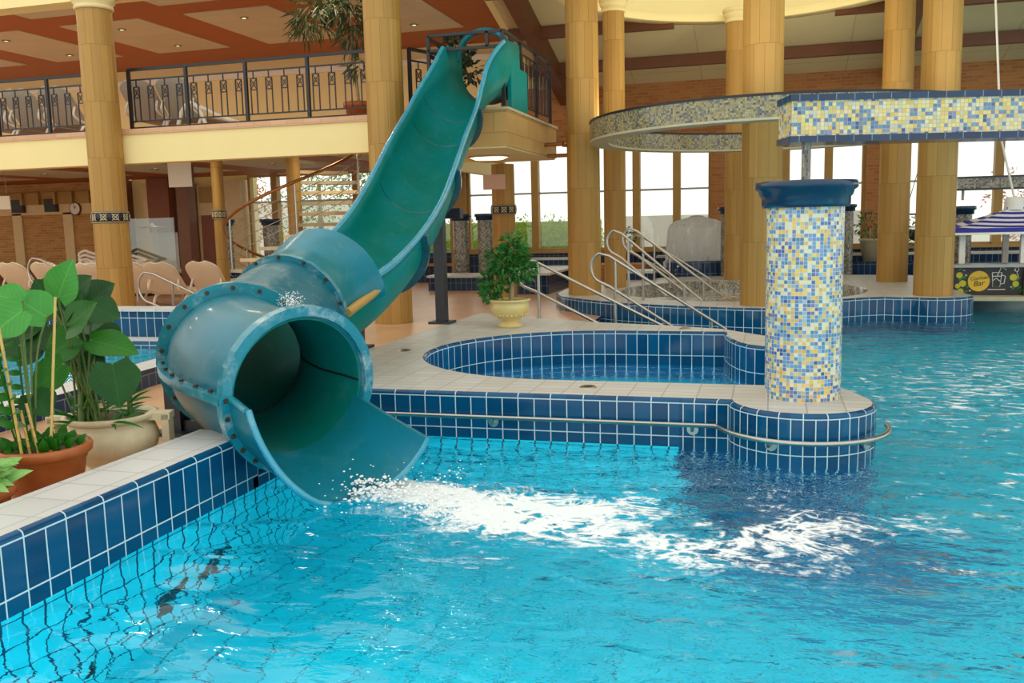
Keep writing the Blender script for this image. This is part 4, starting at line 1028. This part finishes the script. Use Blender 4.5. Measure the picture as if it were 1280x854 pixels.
def far_plant(label, x, y, z, pr, ph, r_, potmat, n=160, size=.10, name='potted_plant'):
    t = thing(name, (x,y,z), label, 'potted plant')
    m = MB(); m.lathe((x,y,z), [(.001,0),(pr*.65,0),(pr,ph*.9),(pr*1.1,ph*.92),(pr*1.1,ph),(pr*.9,ph),(.001,ph*.96)], 20); m.build('pot', M[potmat], t)
    m = MB(); rnd = random.Random(int(x*100)+int(y)); bush(m, (x,y,z+ph+r_*.8), r_, r_, r_, n, size, rnd); m.build('foliage', M['leaf_far'], t)
    m = MB(); m.tube([(x,y,z+ph*.9),(x,y,z+ph+r_*.6)], .02, 6); m.build('stem', M['bark'], t)
m = MB(); m.box(-4.0,-2.75,20.9,21.8,FL,.62); struct(m, 'trim_plant_ledge', M['brick'])
far_plant('dark green plant in a red pot on a ledge behind the handrails', -3.35,21.3,.62,.2,.30,.33,'clay')
m = MB(); m.box(1.2,3.2,21.5,22.4,FL,.60); struct(m, 'trim_planter_right', M['navy_dark'])
far_plant('green plant in a pale urn on the ledge left of a far column', 2.15,21.8,.60,.22,.5,.33,'ledge')
# hanging basket
t = thing('hanging_basket', (2.95,20.6,1.2), 'wire hanging basket with trailing plant between two columns', 'hanging basket')
m = MB(); m.tube([(2.95+.25*math.cos(2*PI*k/16), 20.6+.25*math.sin(2*PI*k/16), 1.62) for k in range(16)], .02, 6, closed=True)
m.lathe((2.95,20.6,1.05), [(.02,0),(.14,.05),(.2,.15),(.22,.25)], 16)
for k in range(4): a = PI/2*k; m.tube([(2.95+.25*math.cos(a),20.6+.25*math.sin(a),1.62),(2.95,20.6,2.6)], .008, 5)
m.tube([(2.95,20.6,2.6),(2.95,20.6,5.4)], .01, 5)
m.build('basket', M['black'], t); m = MB(); bush(m, (2.95,20.6,1.25), .25,.25,.32, 150, .1, random.Random(6)); m.build('foliage', plain('olive_leaf', (.16,.16,.03), .6, var=.4), t)
# drooping tree on the balcony
T = (-7.28,15.6,3.37)
t = thing('potted_tree', T, 'drooping narrow-leaved tree in a red-brown pot on the balcony', 'potted tree')
m = MB(); m.lathe(T, [(.001,0),(.20,0),(.25,.42),(.29,.43),(.29,.52),(.26,.52),(.001,.48)], 24); m.build('pot', M['clay'], t)
m = MB(); m.tube([(-7.28,15.6,3.8),(-7.35,15.6,4.7),(-7.6,15.55,5.5)], [.035,.03,.015], 8)
for e in ((-8.1,15.5,5.55),(-7.9,15.4,5.9),(-7.4,15.5,5.9),(-7.2,15.5,5.3),(-8.25,15.5,5.3),(-7.35,15.4,4.6)): m.tube(catmull([(-7.35,15.6,4.7),((e[0]-7.35)/2,15.55,(e[2]+5.2)/2),e],5), .012, 6)
m.build('trunk', M['bark'], t)
m = MB(); rnd = random.Random(12)
for c, r_, n in (((-8.05,15.5,5.55),.42,200),((-7.7,15.4,5.75),.38,200),((-7.3,15.5,5.5),.35,180),((-7.25,15.5,5.05),.28,140),((-7.2,15.5,4.5),.16,60),((-8.3,15.5,5.3),.25,70)): bush(m, c, r_, r_*.8, r_, n, .26, rnd, droop=.9, wfac=.13)
m.build('foliage', plain('dark_narrow_leaf', (.035,.065,.012), .5, var=.5), t)
t = thing('potted_plant', (-5.0,14.55,3.37), 'dark green foliage beside the top of the slide', 'potted plant')
m = MB(); m.lathe((-5.0,14.55,3.37), [(.001,0),(.13,0),(.18,.3),(.001,.3)], 20); m.build('pot', M['clay'], t)
m = MB(); rnd = random.Random(13); bush(m, (-5.0,14.5,4.35), .26,.2,.33, 170, .14, rnd); bush(m, (-5.25,14.5,4.05), .2,.2,.25, 80, .12, rnd); bush(m, (-4.75,14.4,4.1), .18,.15,.22, 90, .12, rnd); m.build('foliage', plain('deep_green_leaf', (.012,.035,.012), .5, var=.5), t)  # very dark green leaves
m = MB(); m.tube([(-5.0,14.55,3.65),(-5.0,14.5,4.3)], .02, 6); m.build('stem', M['bark'], t)
# ================================================================== loungers
def lounger(loc, rot, label, grp, mats=('plastic','plastic')):
    x0, y0, z0 = 0, 0, 0
    t = thing('sun_lounger', (0,0,0), label, 'sun lounger', grp)
    W = .31
    prof = [(.02,.92),(.05,.93),(.10,.86),(.30,.58),(.52,.36),(.62,.34)]
    m = MB(); n = 18; v = []; f = []
    for i in range(n+1):
        s = (i/n)**1.6; x = .02 + .58*s; z = .92 - .60*s**.9
        ww = W*math.sqrt(max(.02, 1-((.22-s)/.235)**2)) if s < .22 else W
        for j in range(7): y = (j/3-1)*ww; v.append((x, y, z + .03*abs(j/3-1)**2)); 
    for i in range(n):
        for j in range(6): f.append((i*7+j,i*7+j+1,(i+1)*7+j+1,(i+1)*7+j))
    m.add(v, f, smooth=True); m.add([(a-.022,b,c-.015) for a,b,c in v], [q[::-1] for q in f], smooth=True)
    rim = [v[i*7] for i in range(n,-1,-1)] + [v[k] for k in range(1,6)] + [v[i*7+6] for i in range(n+1)]
    m.tube(rim, .022, 6); m.build('backrest', M[mats[0]], t)
    m = MB(); m.box(.58,1.95,-W,W,.31,.345); m.tube([(.55,-W,.33),(1.95,-W,.33),(1.98,0,.32),(1.95,W,.33),(.55,W,.33)], .028, 6); m.build('seat', M[mats[0]], t)
    for x, s in ((.45,-1),(.45,1),(1.6,-1),(1.6,1)):
        m = MB(); m.tube(catmull([(x+.18,s*W,.32),(x+.02,s*W,.26),(x-.06,s*W*.98,.12),(x+.02,s*W*.98,.02),(x+.14,s*W*.98,.015)],4), .028, 6); m.build('leg', M[mats[1]], t)
    for s in (-1,1): MB().tube(catmull([(.30,s*W*.9,.62),(.22,s*W*.95,.45),(.38,s*W,.36),(.7,s*W,.32)],4), .022, 6).build('back_support', M[mats[1]], t)
    t.location = loc; t.rotation_euler = (0,0,rot); return t
GL = 'loungers on the floor under the balcony'
l0 = lounger((-10.95,14.35,FL), 1.72, 'cream lounger immediately right of the left stone column', GL)
copy_tree(l0, (-10.1,14.45,FL), 1.72, 'cream lounger behind the steel handrail right of the left stone column')
copy_tree(l0, (-12.6,14.45,FL), 1.72, 'cream lounger immediately left of the left stone column')
copy_tree(l0, (-14.15,15.0,FL), 1.72, 'cream lounger second from the left edge of the photo, seen above the big leaves')
copy_tree(l0, (-15.0,15.0,FL), 1.72, 'leftmost cream lounger on the lower floor')
copy_tree(l0, (-11.8,14.6,FL), 1.72, 'cream lounger mostly hidden behind the left stone column')
l1 = lounger((-10.95,14.1,3.37), 1.72, 'grey and white lounger upstairs just right of the left stone column', 'loungers upstairs behind the railing', ('cushion','plastic_white'))
for x, y, lb in ((-10.2,14.1,'grey and white lounger upstairs, second right of the left stone column'),(-12.75,14.1,'grey and white lounger upstairs just left of the left stone column'),(-13.55,14.1,'grey and white lounger upstairs, second left of the left stone column'),(-14.35,14.1,'grey and white lounger upstairs at the left edge of the photo')): copy_tree(l1, (x,y,3.37), 1.72, lb)
t = thing('folding_chair', (-9.75,14.3,3.37), 'low folded white chair lying upstairs behind the railing', 'chair')
m = MB(); m.tube(catmull([(-10.1,14.1,3.40),(-9.98,14.1,3.72),(-9.8,14.1,3.86),(-9.62,14.1,3.72),(-9.5,14.1,3.42)],5), .035, 8); m.tube(catmull([(-9.62,14.1,3.78),(-9.3,14.3,3.6),(-8.9,14.5,3.45)],5), .035, 8); m.build('frame', M['plastic_white'], t)
m = MB(); m.box(-10.0,-9.55,14.1,14.5,3.42,3.50); m.build('seat', M['plastic_white'], t)
# stack of white loungers
for k in range(6):
    z = FL + .34 + .10*k
    for sx, nm in ((0,'front'),(.85,'rear')):
        t = thing('stacked_lounger', (-15.9+sx,18.5,z), 'white lounger in the %s stack behind the left column, %s' % ('left' if sx == 0 else 'right', ('lowest','second from below','third from below','third from the top','second from the top','topmost')[k]), 'sun lounger', 'stacked white loungers')
        m = MB(); y = 18.5; x = -15.9+sx
        m.tube(catmull([(x-.05,y-.3,z),(x-.12,y-.3,z+.16),(x+.05,y-.3,z+.25),(x+.22,y-.28,z+.20),(x+.9,y-.2,z)],5), .035, 6); m.build('frame', M['plastic_white'], t)
        m = MB(); m.box(x-.05,x+.9,y-.28,y+.3,z-.02,z+.02); m.build('seat', M['plastic_white'], t)
m = MB(); m.box(-16.1,-14.1,18.1,18.9,FL,.46); tag(m.build('platform_trolley', M['black']), 'low dark base under the stacked white loungers', 'base')
# ================================================================== children's pool on the left
KP = [(-14,3.0),(-5.75,3.0),(-5.75,6.2),(-5.95,8.2),(-6.3,9.2),(-6.9,9.75),(-14,9.75)]
ki = offset(KP, -.34)
m = MB(); V, F = fill(KP, [ki], .30); m.add(V, F); struct(m, 'floor_small_pool_rim', M['curb'], 'white rim of the small pool on the left', 'pool rim')
m = MB(); m.strip(KP, [(0,.30),(0,FL)], closed=True); struct(m, 'wall_small_pool_outside', M['navy_dark'])
m = MB(); m.strip(ki[::-1], [(0,.30),(0,-.3)], closed=True); struct(m, 'wall_small_pool_inside', M['navy'])
m = MB(); V, F = fill(ki, [], .135); m.add(V, F); struct(m, 'floor_small_pool', M['aquafloor'])
kw = MB(); V, F = fill(ki, [], .22); kw.add(V, F); tag(kw.build('small_pool_water', M['water_calm']), 'bright turquoise water of the small pool on the left', 'water', kind='stuff')
m = MB(); m.box(-16,-7.2,9.8,10.1,FL,.63); struct(m, 'wall_small_pool_back', M['navy'])
m = MB(); m.box(-16,-7.18,9.77,10.13,.63,.665); struct(m, 'trim_small_pool_back', M['curb'])
# ================================================================== bar in the pool
bar_ = thing('pool_bar', (4.6,17.6,-.2), 'pool bar with blue and white striped canopy and black printed front', 'bar')
bx0, bx1, by0, by1 = 2.85, 7.0, 16.55, 18.3
m = MB(); m.lathe((5.0,17.9,-.4), [(1.95,0),(1.95,.60)], 48, sx=1.1, sy=.62); m.build('base', M['steel_grey'], bar_)
m = MB(); m.box(bx0-.1,bx1,by0-.35,by1,.20,.265); m.build('ledge', M['ledge'], bar_)
m = MB(); m.box(bx0,bx1,by0,by0+.08,.265,.73); fp_ = m.build('front_panel', plain('black_print', (.022,.018,.022), .4, var=.3), bar_)
m = MB(); m.box(bx0-.01,bx0+.02,by0-.012,by0-.002,.275,.72); m.build('side_print', plain('maroon_print', (.10,.03,.025), .4), fp_)
m = MB(); m.box(bx0,bx0+.08,by0,by1,.265,.73); m.box(bx1-.08,bx1,by0,by1,.265,.73); m.build('side_panel', M['black'], bar_)
m = MB(); m.box(bx0-.06,bx1+.05,by0-.10,by0+.35,.73,.78); m.build('counter', M['steel_grey'], bar_)
for x, y in ((3.12,16.85),(4.05,16.85),(4.98,16.85),(3.12,18.05),(4.05,18.05),(4.98,18.05)):
    m = MB(); m.box(x-.045,x+.045,y-.045,y+.045,.265 if y > 17 else .78,1.36); m.build('post', M['white'], bar_)
m = MB(); m.bar((3.0,16.85,1.28),(5.1,16.85,1.28),.03); m.build('cross_bar', M['steel_grey'], bar_)
tS = NT('striped_canopy'); u, v, _ = tS.xyz(tS.uv()); st = line_mask(tS, v, .18, .09)
M['stripe'] = tS.set(tS.mix(st, (.80,.80,.86,1), (.018,.018,.32,1)), .6)
m = MB(); cx, cy, hx, hy = 4.02, 17.45, 1.10, .85; N = 9; v = []; f = []; uv = []
for i in range(N+1):
    s = i/N; k = 1-s; z = 1.37 + .34*(s**1.25)
    ring = []
    for e in range(4):
        ax, ay = ((-1,-1),(1,-1),(1,1),(-1,1))[e]; bx, by = ((-1,-1),(1,-1),(1,1),(-1,1))[(e+1)%4]
        for q in range(8):
            t_ = q/8; ring.append((cx+(ax+(bx-ax)*t_)*hx*max(k,.12), cy+(ay+(by-ay)*t_)*hy*max(k,.12), z - .05*math.sin(PI*t_)*k))
    v += ring
for i in range(N):
    for q in range(32): f.append((i*32+q,i*32+(q+1)%32,(i+1)*32+(q+1)%32,(i+1)*32+q)); uv.append([(0,i/N),(0,i/N),(0,(i+1)/N),(0,(i+1)/N)])
m.add(v, f, uv, True); cn = m.build('canopy', M['stripe'], bar_)
m = MB(); m.strip([(cx-hx,cy-hy),(cx+hx,cy-hy),(cx+hx,cy+hy),(cx-hx,cy+hy)], [(0,1.37),(.01,1.27)], closed=True, smooth=False); m.build('valance', plain('blue_valance', (.018,.02,.30), .6), cn)
m = MB(); m.strip([(cx-hx,cy-hy),(cx+hx,cy-hy),(cx+hx,cy+hy),(cx-hx,cy+hy)], [(.012,1.30),(.016,1.262)], closed=True, smooth=False); m.build('valance_edge', M['offwhite'], cn)
m = MB(); m.lathe((cx,cy,1.66), [(.16,0),(.15,.16),(.12,.22),(.001,.22)], 20); m.build('top_cap', M['white'], cn)
m = MB(); m.tube([(cx,cy,1.85),(cx-.28,cy-.1,2.9),(cx-.5,cy-.2,5.5)], .018, 8); m.build('hanging_cable', M['white'], bar_)
# printed front: yellow disc with script, drink outline, fruit
PY = by0-.006
def fx(x): return 3.02 + (x-3.3)*.757
m = MB(); v = [(fx(3.72)+.165*math.cos(2*PI*k/40), PY, .50+.170*math.sin(2*PI*k/40)) for k in range(40)]; m.add(v, [tuple(range(40))]); m.build('yellow_disc', plain('print_yellow', (.75,.48,.02), .5), fp_)
def text(body, x, z, size, mat, parent, y, shear=.25, rot=.12):
    cu = bpy.data.curves.new('lettering', 'FONT'); cu.body = body; cu.size = size; cu.align_x = 'CENTER'; cu.align_y = 'CENTER'; cu.shear = shear; cu.extrude = .001; cu.offset = .0
    tmp = bpy.data.objects.new('lettering', cu); me = bpy.data.meshes.new_from_object(tmp); bpy.data.objects.remove(tmp)
    o = bpy.data.objects.new('lettering', me); COL.objects.link(o); me.materials.clear(); me.materials.append(mat); o.parent = parent
    off = V3((0,0,0)); p = parent
    while p is not None: off += V3(p.location); p = p.parent
    o.location = V3((x,y,z)) - off; o.rotation_euler = (PI/2, -rot, 0); return o
text('Cocktail', fx(3.72), .55, .082, M['black'], fp_, PY-.004); text('Bar', fx(3.72), .46, .125, M['black'], fp_, PY-.004)
m = MB()
for pts in ([(3.98,.64),(4.0,.40),(4.14,.40),(4.17,.64),(3.98,.64)],[(3.98,.58),(4.16,.58)],[(4.08,.58),(4.16,.74),(4.26,.68)],[(3.9,.36),(4.25,.36)],[(4.17,.60),(4.24,.58),(4.22,.46),(4.15,.45)],[(3.99,.5),(4.06,.55),(4.15,.49)]): m.tube([(fx(x),PY-.002,z) for x,z in pts], .007, 5)
for x, z in ((3.42,.68),(3.55,.34),(3.46,.60),(4.42,.68),(4.36,.40)): m.ball((fx(x),PY,z), .018, 6, .6)
m.tube([(fx(4.46)+.03*math.cos(k),PY-.002,.69+.035*math.sin(k)) for k in [i*PI/6 for i in range(12)]], .006, 5, closed=True)
m.tube([(fx(4.46),PY-.002,.65),(fx(4.50),PY-.002,.55)], .006, 5); m.build('white_drawing', M['offwhite'], fp_)
g_ = MB(); lime = plain('print_lime', (.55,.50,.02), .5)
def fruit(x, z, r):
    x = fx(x); MB().add([(x+r*math.cos(2*PI*k/20), PY, z+r*math.sin(2*PI*k/20)) for k in range(20)], [tuple(range(20))]).build('lime_slice', lime, fp_)
for x, z, r in ((3.33,.60,.05),(3.40,.46,.055),(3.36,.33,.05),(4.40,.56,.055),(4.45,.45,.05),(3.30,.42,.04)): fruit(x, z, r)
for x, z in ((3.30,.67),(3.38,.53),(3.27,.36),(3.47,.38),(3.30,.50),(4.36,.35),(4.48,.36),(4.44,.50),(3.42,.29),(4.52,.31)):
    x = fx(x); g_.add([(x,PY+.001,z),(x+.05,PY+.001,z+.02),(x+.08,PY+.001,z+.06),(x+.02,PY+.001,z+.05)], [(0,1,2,3)])
g_.build('mint_leaves', plain('print_green', (.02,.20,.02), .5), fp_)
m = MB()
for x in (4.03,4.13): m.lathe((x,by0-.10,.265), [(.001,0),(.045,0),(.045,.30),(.03,.36),(.03,.42),(.001,.42)], 14)
tag(m.build('cup_dispenser', M['chrome']), 'pair of silver tubes standing on the bar ledge', 'dispenser')
# ================================================================== fountain
ft = thing('water_dome_fountain', (-1.62,21.0,FL), 'white dome of falling water round a pipe near the windows', 'fountain')
m = MB(); m.lathe((-1.62,21.2,FL), [(.78,0),(.78,.55),(.70,.58),(.001,.58)], 32); m.build('basin', M['navy_dark'], ft)
m = MB(); m.tube([(-1.62,21.2,.6),(-1.62,21.2,1.62)], .06, 12); m.build('pipe', M['white'], ft)
m = MB(); m.lathe((-1.62,21.2,1.0), [(.12,.70),(.2,.66),(.45,.60),(.60,.52),(.66,.40),(.70,-.05),(.72,-.38)], 40); m.build('water_bell', M['falling'], ft)
m = MB(); m.lathe((-1.62,21.2,1.66), [(.14,0),(.14,.04),(.001,.05)], 20); m.build('nozzle', M['steel_grey'], ft)
# ================================================================== spiral stair
st_ = thing('spiral_stair', (-8.65,15.5,FL), 'stone spiral stair with steel handrail under the balcony', 'staircase')
SX, SY = -8.65, 15.5
for k in range(15):
    a0 = math.radians(157 + 22*k); z = FL + .20*(k+1); m = MB()
    pts = [(SX+.12*math.cos(a0),SY+.12*math.sin(a0))] + [(SX+1.25*math.cos(a0+math.radians(q)),SY+1.25*math.sin(a0+math.radians(q))) for q in (0,8,16,24)] + [(SX+.12*math.cos(a0+math.radians(24)),SY+.12*math.sin(a0+math.radians(24)))]
    m.prism(pts, z-.06, z); m.build('tread', M['ledge'] if k % 2 else M['beige_post'], st_)
def hel(k, r, h): a = math.radians(157 + 22*k + 11); return (SX+r*math.cos(a), SY+r*math.sin(a), FL+.20*(k+1)+h)
m = MB(); m.tube([hel(k,1.3,.92) for k in [i*.5-1.5 for i in range(24)]], .028, 8); m.build('handrail', M['copper'], st_)
m = MB()
for h in (.2,.38,.56,.74): m.tube([hel(k,1.28,h) for k in [i*.5-1 for i in range(23)]], .008, 5)
m.build('wires', M['steel_grey'], st_)
for k in range(0,11,3): m = MB(); m.tube([hel(k,1.28,0),hel(k,1.28,.92)], .02, 6); m.build('post', M['chrome'], st_)
# ================================================================== signs, clock, boxes
def board(label, x, y, z0, z1, w, mat, name='sign_board', cat='sign', string=True, d=.02):
    t = thing(name, (x,y,z0), label, cat)
    m = MB(); m.box(x-w/2,x+w/2,y-d,y,z0,z1); m.build('board', M[mat], t)
    if string:
        for s in (-1,1): m = MB(); m.tube([(x+s*w*.35,y-d/2,z1),(x+s*w*.35,y-d/2,3.12)], .006, 5); m.build('cord', M['steel_grey'], t)
board('blank white board hanging from the lower ceiling right of the left column', -10.75,15.0,2.46,3.0,.50,'offwhite')
board('small white sign at the left edge below the lower ceiling', -17.0,17.0,2.22,2.52,.55,'offwhite')
board('pink poster on the short banded column under the platform', -5.08,16.76,2.28,2.56,.44,'pink','poster','poster',False)
t = thing('wall_clock', (-19.65,22.40,2.32), 'round white wall clock on the tan brick wall', 'clock')
m = MB(); c = V3((-19.72,22.44,2.35)); m.tube([c, c+V3((0,-.05,0))], .20, 24); m.build('case', M['wood'], t)
m = MB(); m.tube([c+V3((0,-.05,0)), c+V3((0,-.06,0))], .17, 24); f_ = m.build('face', M['offwhite'], t)
m = MB(); m.bar(c+V3((0,-.065,0)), c+V3((.06,-.065,.08)), .02,.008); m.bar(c+V3((0,-.065,0)), c+V3((-.03,-.065,.13)), .014,.008); m.build('hands', M['black'], f_)
for x, lb in ((-21.75,'left dark wall loudspeaker above the tan brick'),(-20.55,'right dark wall loudspeaker nearer the clock')):
    t = thing('wall_mounted_speaker', (x,22.3,2.3), lb, 'loudspeaker', 'wall loudspeakers')
    m = MB(); m.box(x-.22,x+.22,22.34,22.44,2.28,2.66); m.build('cabinet', M['speaker'], t)
    m = MB(); m.box(x-.18,x+.18,22.325,22.34,2.32,2.62); m.build('grille', M['black'], t)
# left recess: piers, door, shower screen, folded parasol
for x0, x1, mat in ((-17.0,-16.2,'steel_grey'),(-16.05,-15.75,'ochre_wood'),(-14.75,-14.1,'beige_post')):
    m = MB(); m.box(x0,x1,WB-.2,WB+.2,FL,3.0); struct(m, 'wall_recess_pier', M[mat])
m = MB(); m.box(-16.9,-16.2,WB-.5,WB-.22,1.6,3.1); struct(m, 'wall_recess_panel', M['dark_red'])
dr = MB(); dr.box(-15.7,-14.8,WB+.1,WB+.2,FL,2.35); dr.box(-15.7,-14.8,WB+.1,WB+.2,2.35,2.9); d_ = struct(dr, 'door_1', M['beige_post'])
m = MB(); m.box(-15.58,-14.92,WB+.06,WB+.12,.25,2.05); m.build('panel', M['dark_red'], d_)
m = MB(); m.box(-15.6,-14.9,WB+.05,WB+.12,2.4,2.85); m.build('transom_panel', M['ochre_wood'], d_)
m = MB(); m.box(-13.05,-12.75,18.0,18.3,FL,3.1); struct(m, 'wall_brown_post', M['wood'])
t = thing('shower', (-14.6,19,FL), 'glass shower enclosure with round shower head left of the spiral stair', 'shower')
m = MB(); m.box(-15.2,-13.6,18.6,18.62,.3,1.95); m.build('glass_screen', M['shower_glass'], t)
m = MB(); m.tube([(-14.45,19.0,FL),(-14.45,19.0,1.75),(-14.45,18.9,1.8)], .05, 8); m.build('pipe', M['offwhite'], t)
m = MB(); m.lathe((-14.45,18.9,1.72), [(.001,.06),(.30,.03),(.30,0),(.001,0)], 20); m.build('shower_head', M['steel_grey'], t)
m = MB(); m.box(-15.3,-12.0,18.9,20.5,FL,.62); struct(m, 'wall_foot_pool', M['navy_dark'])
m = MB(); m.box(-15.32,-11.98,18.88,20.52,.62,.66); struct(m, 'trim_foot_pool', M['curb'])
t = thing('folded_parasol', (-14.3,17,.7), 'folded bright blue parasol cloth beside the left column', 'parasol')
m = MB(); m.tube([(-13.85,17.0,.78),(-13.55,17.0,.92),(-13.2,17.0,.70)], [.03,.10,.03], 8); m.tube([(-13.75,17,1.1),(-13.5,17,.85),(-13.35,17,.72)], [.02,.08,.03], 8); m.build('cloth', M['blue_cloth'], t)
m = MB(); m.tube([(-13.5,17,FL),(-13.5,17,.95)], .02, 6); m.build('pole', M['white'], t)
# far raised foot pools in the middle
def raised(name, x0, x1, y0, y1, z, label):
    t = thing('raised_basin', (x0,y0,FL), label, 'basin')
    m = MB(); m.box(x0,x1,y0,y1,FL,z); m.build('tiled_wall', M['navy_dark'], t)
    m = MB(); m.box(x0-.03,x1+.03,y0-.03,y1+.03,z,z+.05); m.build('rim', M['curb'], t)
raised('a', -7.6,-6.2,19.6,20.6,.42,'low dark tiled basin with white rim right of the slide')
raised('b', -5.3,-4.5,18.6,22.0,.52,'long dark tiled basin edge behind the potted tree')
raised('c', -6.4,-4.2,21.9,22.4,.70,'dark tiled planter under the window behind the banded column')
raised('d', -2.6,8.0,21.9,22.4,.72,'long dark tiled planter under the right windows')
raised('e', -3.4,-2.4,19.4,20.2,.50,'small dark tiled basin behind the far handrail')
# downlights
def downlight(x, y, z, label, grp):
    t = thing('ceiling_light', (x,y,z-.03), label, 'ceiling light', grp)
    m = MB(); m.lathe((x,y,z-.022), [(.09,.0),(.09,.02),(.055,.022),(.055,.0),(.09,0)], 20); m.build('ring', M['steel_grey'], t)
    m = MB(); m.disc((x,y,z-.008), .055, 20, False); m.build('lens', M['lamp'], t)
for x in (-20.2,-17.2,-14.0,-10.9,-7.8):
    for y, w_ in ((17.8,'near'),(19.8,'far')): downlight(x, y, 6.13, 'small round downlight in the white panel of the upper ceiling', 'downlights of the upper ceiling')
for x in (-20.2,-17.2,-14.0,-10.9,-7.8): downlight(x, 18.6, 3.10, 'small round downlight in the lower ceiling', 'downlights of the lower ceiling')
t = thing('ceiling_light', (-4.55,14.9,2.70), 'oval white light under the slide platform', 'ceiling light')
m = MB(); m.lathe((-4.6,14.9,2.70), [(.001,0),(.2,.01),(.26,.04),(.27,.07)], 24, sx=1.2); m.build('shade', M['lamp'], t)
m = MB(); m.lathe((-4.6,14.9,2.75), [(.29,-.01),(.29,.02)], 24, sx=1.2); m.build('rim', M['steel_grey'], t)
# dark tile pictures on the pool floor
def inlay(label, pts):
    m = MB()
    for y, z, ry, rz_, a in pts:
        c, s = math.cos(a), math.sin(a); n = 22; P = []
        for k in range(n):
            q = 2*PI*k/n; w_ = 1 + .25*math.sin(3*q+y*9) + .12*math.sin(5*q)
            u, v = ry*w_*math.cos(q), rz_*w_*math.sin(q); P.append((-3.146, y+u*c-v*s, z+u*s+v*c))
        m.add(P, [tuple(range(n))])
    return tag(m.build('dark_tile_inlay', plain('black_inlay', (.004,.035,.04), .3)), label, 'tile inlay', 'dark motifs on the underwater wall')
inlay('larger dark motif under water by the left kerb', [(4.0,-.80,.09,.07,.5),(4.10,-.72,.10,.06,.3)])
inlay('smaller dark motif under water, nearer the slide', [(4.36,-.74,.08,.05,.8),(4.50,-.68,.06,.045,.2),(4.47,-.75,.05,.03,1.2)])
inlay('dark spot under water at the bottom left of the photo', [(3.38,-.95,.05,.03,.4),(3.40,-.90,.02,.05,.2)])
# small fittings on the deck
for x, y, lb in ((-3.62,8.6,'small round drain at the left end of the white deck'),(-1.35,6.83,'small round drain on the deck above the steel grab rail'),(-.95,10.72,'small round drain at the back of the white deck')):
    t = thing('deck_drain', (x,y,RIM), lb, 'drain', 'deck drains')
    m = MB(); m.lathe((x,y,RIM), [(.001,.004),(.04,.006),(.055,.012),(.07,.0)], 20); m.build('ring', M['chrome'], t)
    m = MB(); m.lathe((x,y,RIM), [(.001,.008),(.036,.008)], 14); m.build('grate', M['black'], t)
# ================================================================== outside
hd = MB(); rnd = random.Random(21); hd.box(-12,-4.9,26.3,27.2,.05,1.65)
for k in range(12): bush(hd, (-11.7+.6*k,26.35,1.05), .55,.35,.8, 420, .10, rnd)
tag(hd.build('hedge', M['hedge']), 'sunlit clipped green hedge outside the middle windows', 'hedge')
m = MB(); m.box(-12,-4.7,24.2,25.6,.05,.82); tag(m.build('outdoor_pool_edge', M['bluepool']), 'blue edge of the outdoor pool below the hedge', 'pool edge')
m = MB(); m.box(-4.6,3.6,27,27.3,.05,1.75); tag(m.build('garden_wall', M['outwall']), 'white wall outside behind the fountain', 'wall')
def tree(label, x, y, h, r_, mat, seed, n=2200, size=.13):
    t = thing('garden_tree', (x,y,.05), label, 'tree')
    m = MB(); m.tube([(x,y,.05),(x,y,h*.7)], [.14,.06], 8); m.build('trunk', M['bark'], t)
    m = MB(); rnd = random.Random(seed)
    for k in range(5): bush(m, (x+rnd.uniform(-r_,r_)*.6, y+rnd.uniform(-r_,r_)*.5, h*(.4+.13*k)), r_*.8, r_*.7, r_*.7, n//5, size, rnd)
    m.build('crown', mat, t)
tree('bright green tree outside the window behind the spiral stair', -15.2,29,4.6,1.5,M['tree_out'],31)
tree('green tree outside the window left of the slide', -12.4,29,4.2,1.2,M['tree_out'],32)
tree('orange-red tree outside left of the green one', -18.6,29.5,4.5,1.2,plain('orange_leaf', (.55,.20,.08), .6, var=.4),33, 1500, .14)
tree('reddish bush outside behind the bar', 6.8,27,2.2,1.3,plain('reddish_leaf', (.55,.25,.20), .6, var=.4),34, 1500, .12)
m = MB(); m.box(-20,-14,32,35,.05,2.7); tag(m.build('garden_house', M['outwall']), 'low white building outside the left windows', 'building')
# ------------------------------------------------------------------ ceiling downlights and added fill lights
def area(name, loc, rot, sx, sy, e, col):
    l = bpy.data.lights.new(name, 'AREA'); l.shape = 'RECTANGLE'; l.size = sx; l.size_y = sy; l.energy = e; l.color = col
    o = bpy.data.objects.new(name, l); COL.objects.link(o); o.location = loc; o.rotation_euler = rot; return o

for i, x in enumerate((-20.2,-17.2,-14.0,-10.9,-7.8)):
    for j, y in enumerate((15.2,19.0)):
        area('upper_downlight', (x,y,6.08), (0,0,0), .5, .5, LAMP, (1,.86,.64))
        area('lower_downlight', (x,y,3.06), (0,0,0), .4, .4, LAMP*.4, (1,.86,.64))

for k in range(8):
    a = 2*PI*(k+.5)/8; area('added_ring_fill', (.05+2.72*math.cos(a), 14.9+2.72*math.sin(a), 3.20), (PI,0,0), .2, .2, RING_FILL, (1,.86,.62))  # fill lights added on top of the ring to brighten the roof lining
for loc, rot, e in (((-3.10,1.2,-.55),(0,-PI/2,0),POOL_FILL),((0.5,-3.3,-.55),(PI/2,0,0),POOL_FILL),((7.5,3.5,-.55),(0,PI/2,0),POOL_FILL*1.2),((9,9.5,-.55),(0,PI/2,0),POOL_FILL)):
    area('added_pool_fill', loc, rot, .35, .25, e, (.75,1,1))  # fill lights added under water, out of view, to brighten the turquoise bottom

area('added_whirlpool_fill', (-1.4,7.17,-.35), (PI/2,0,0), .3, .2, POOL_FILL*.8, (.75,1,1))  # fill light added below the front rim to lift the whirlpool's teal
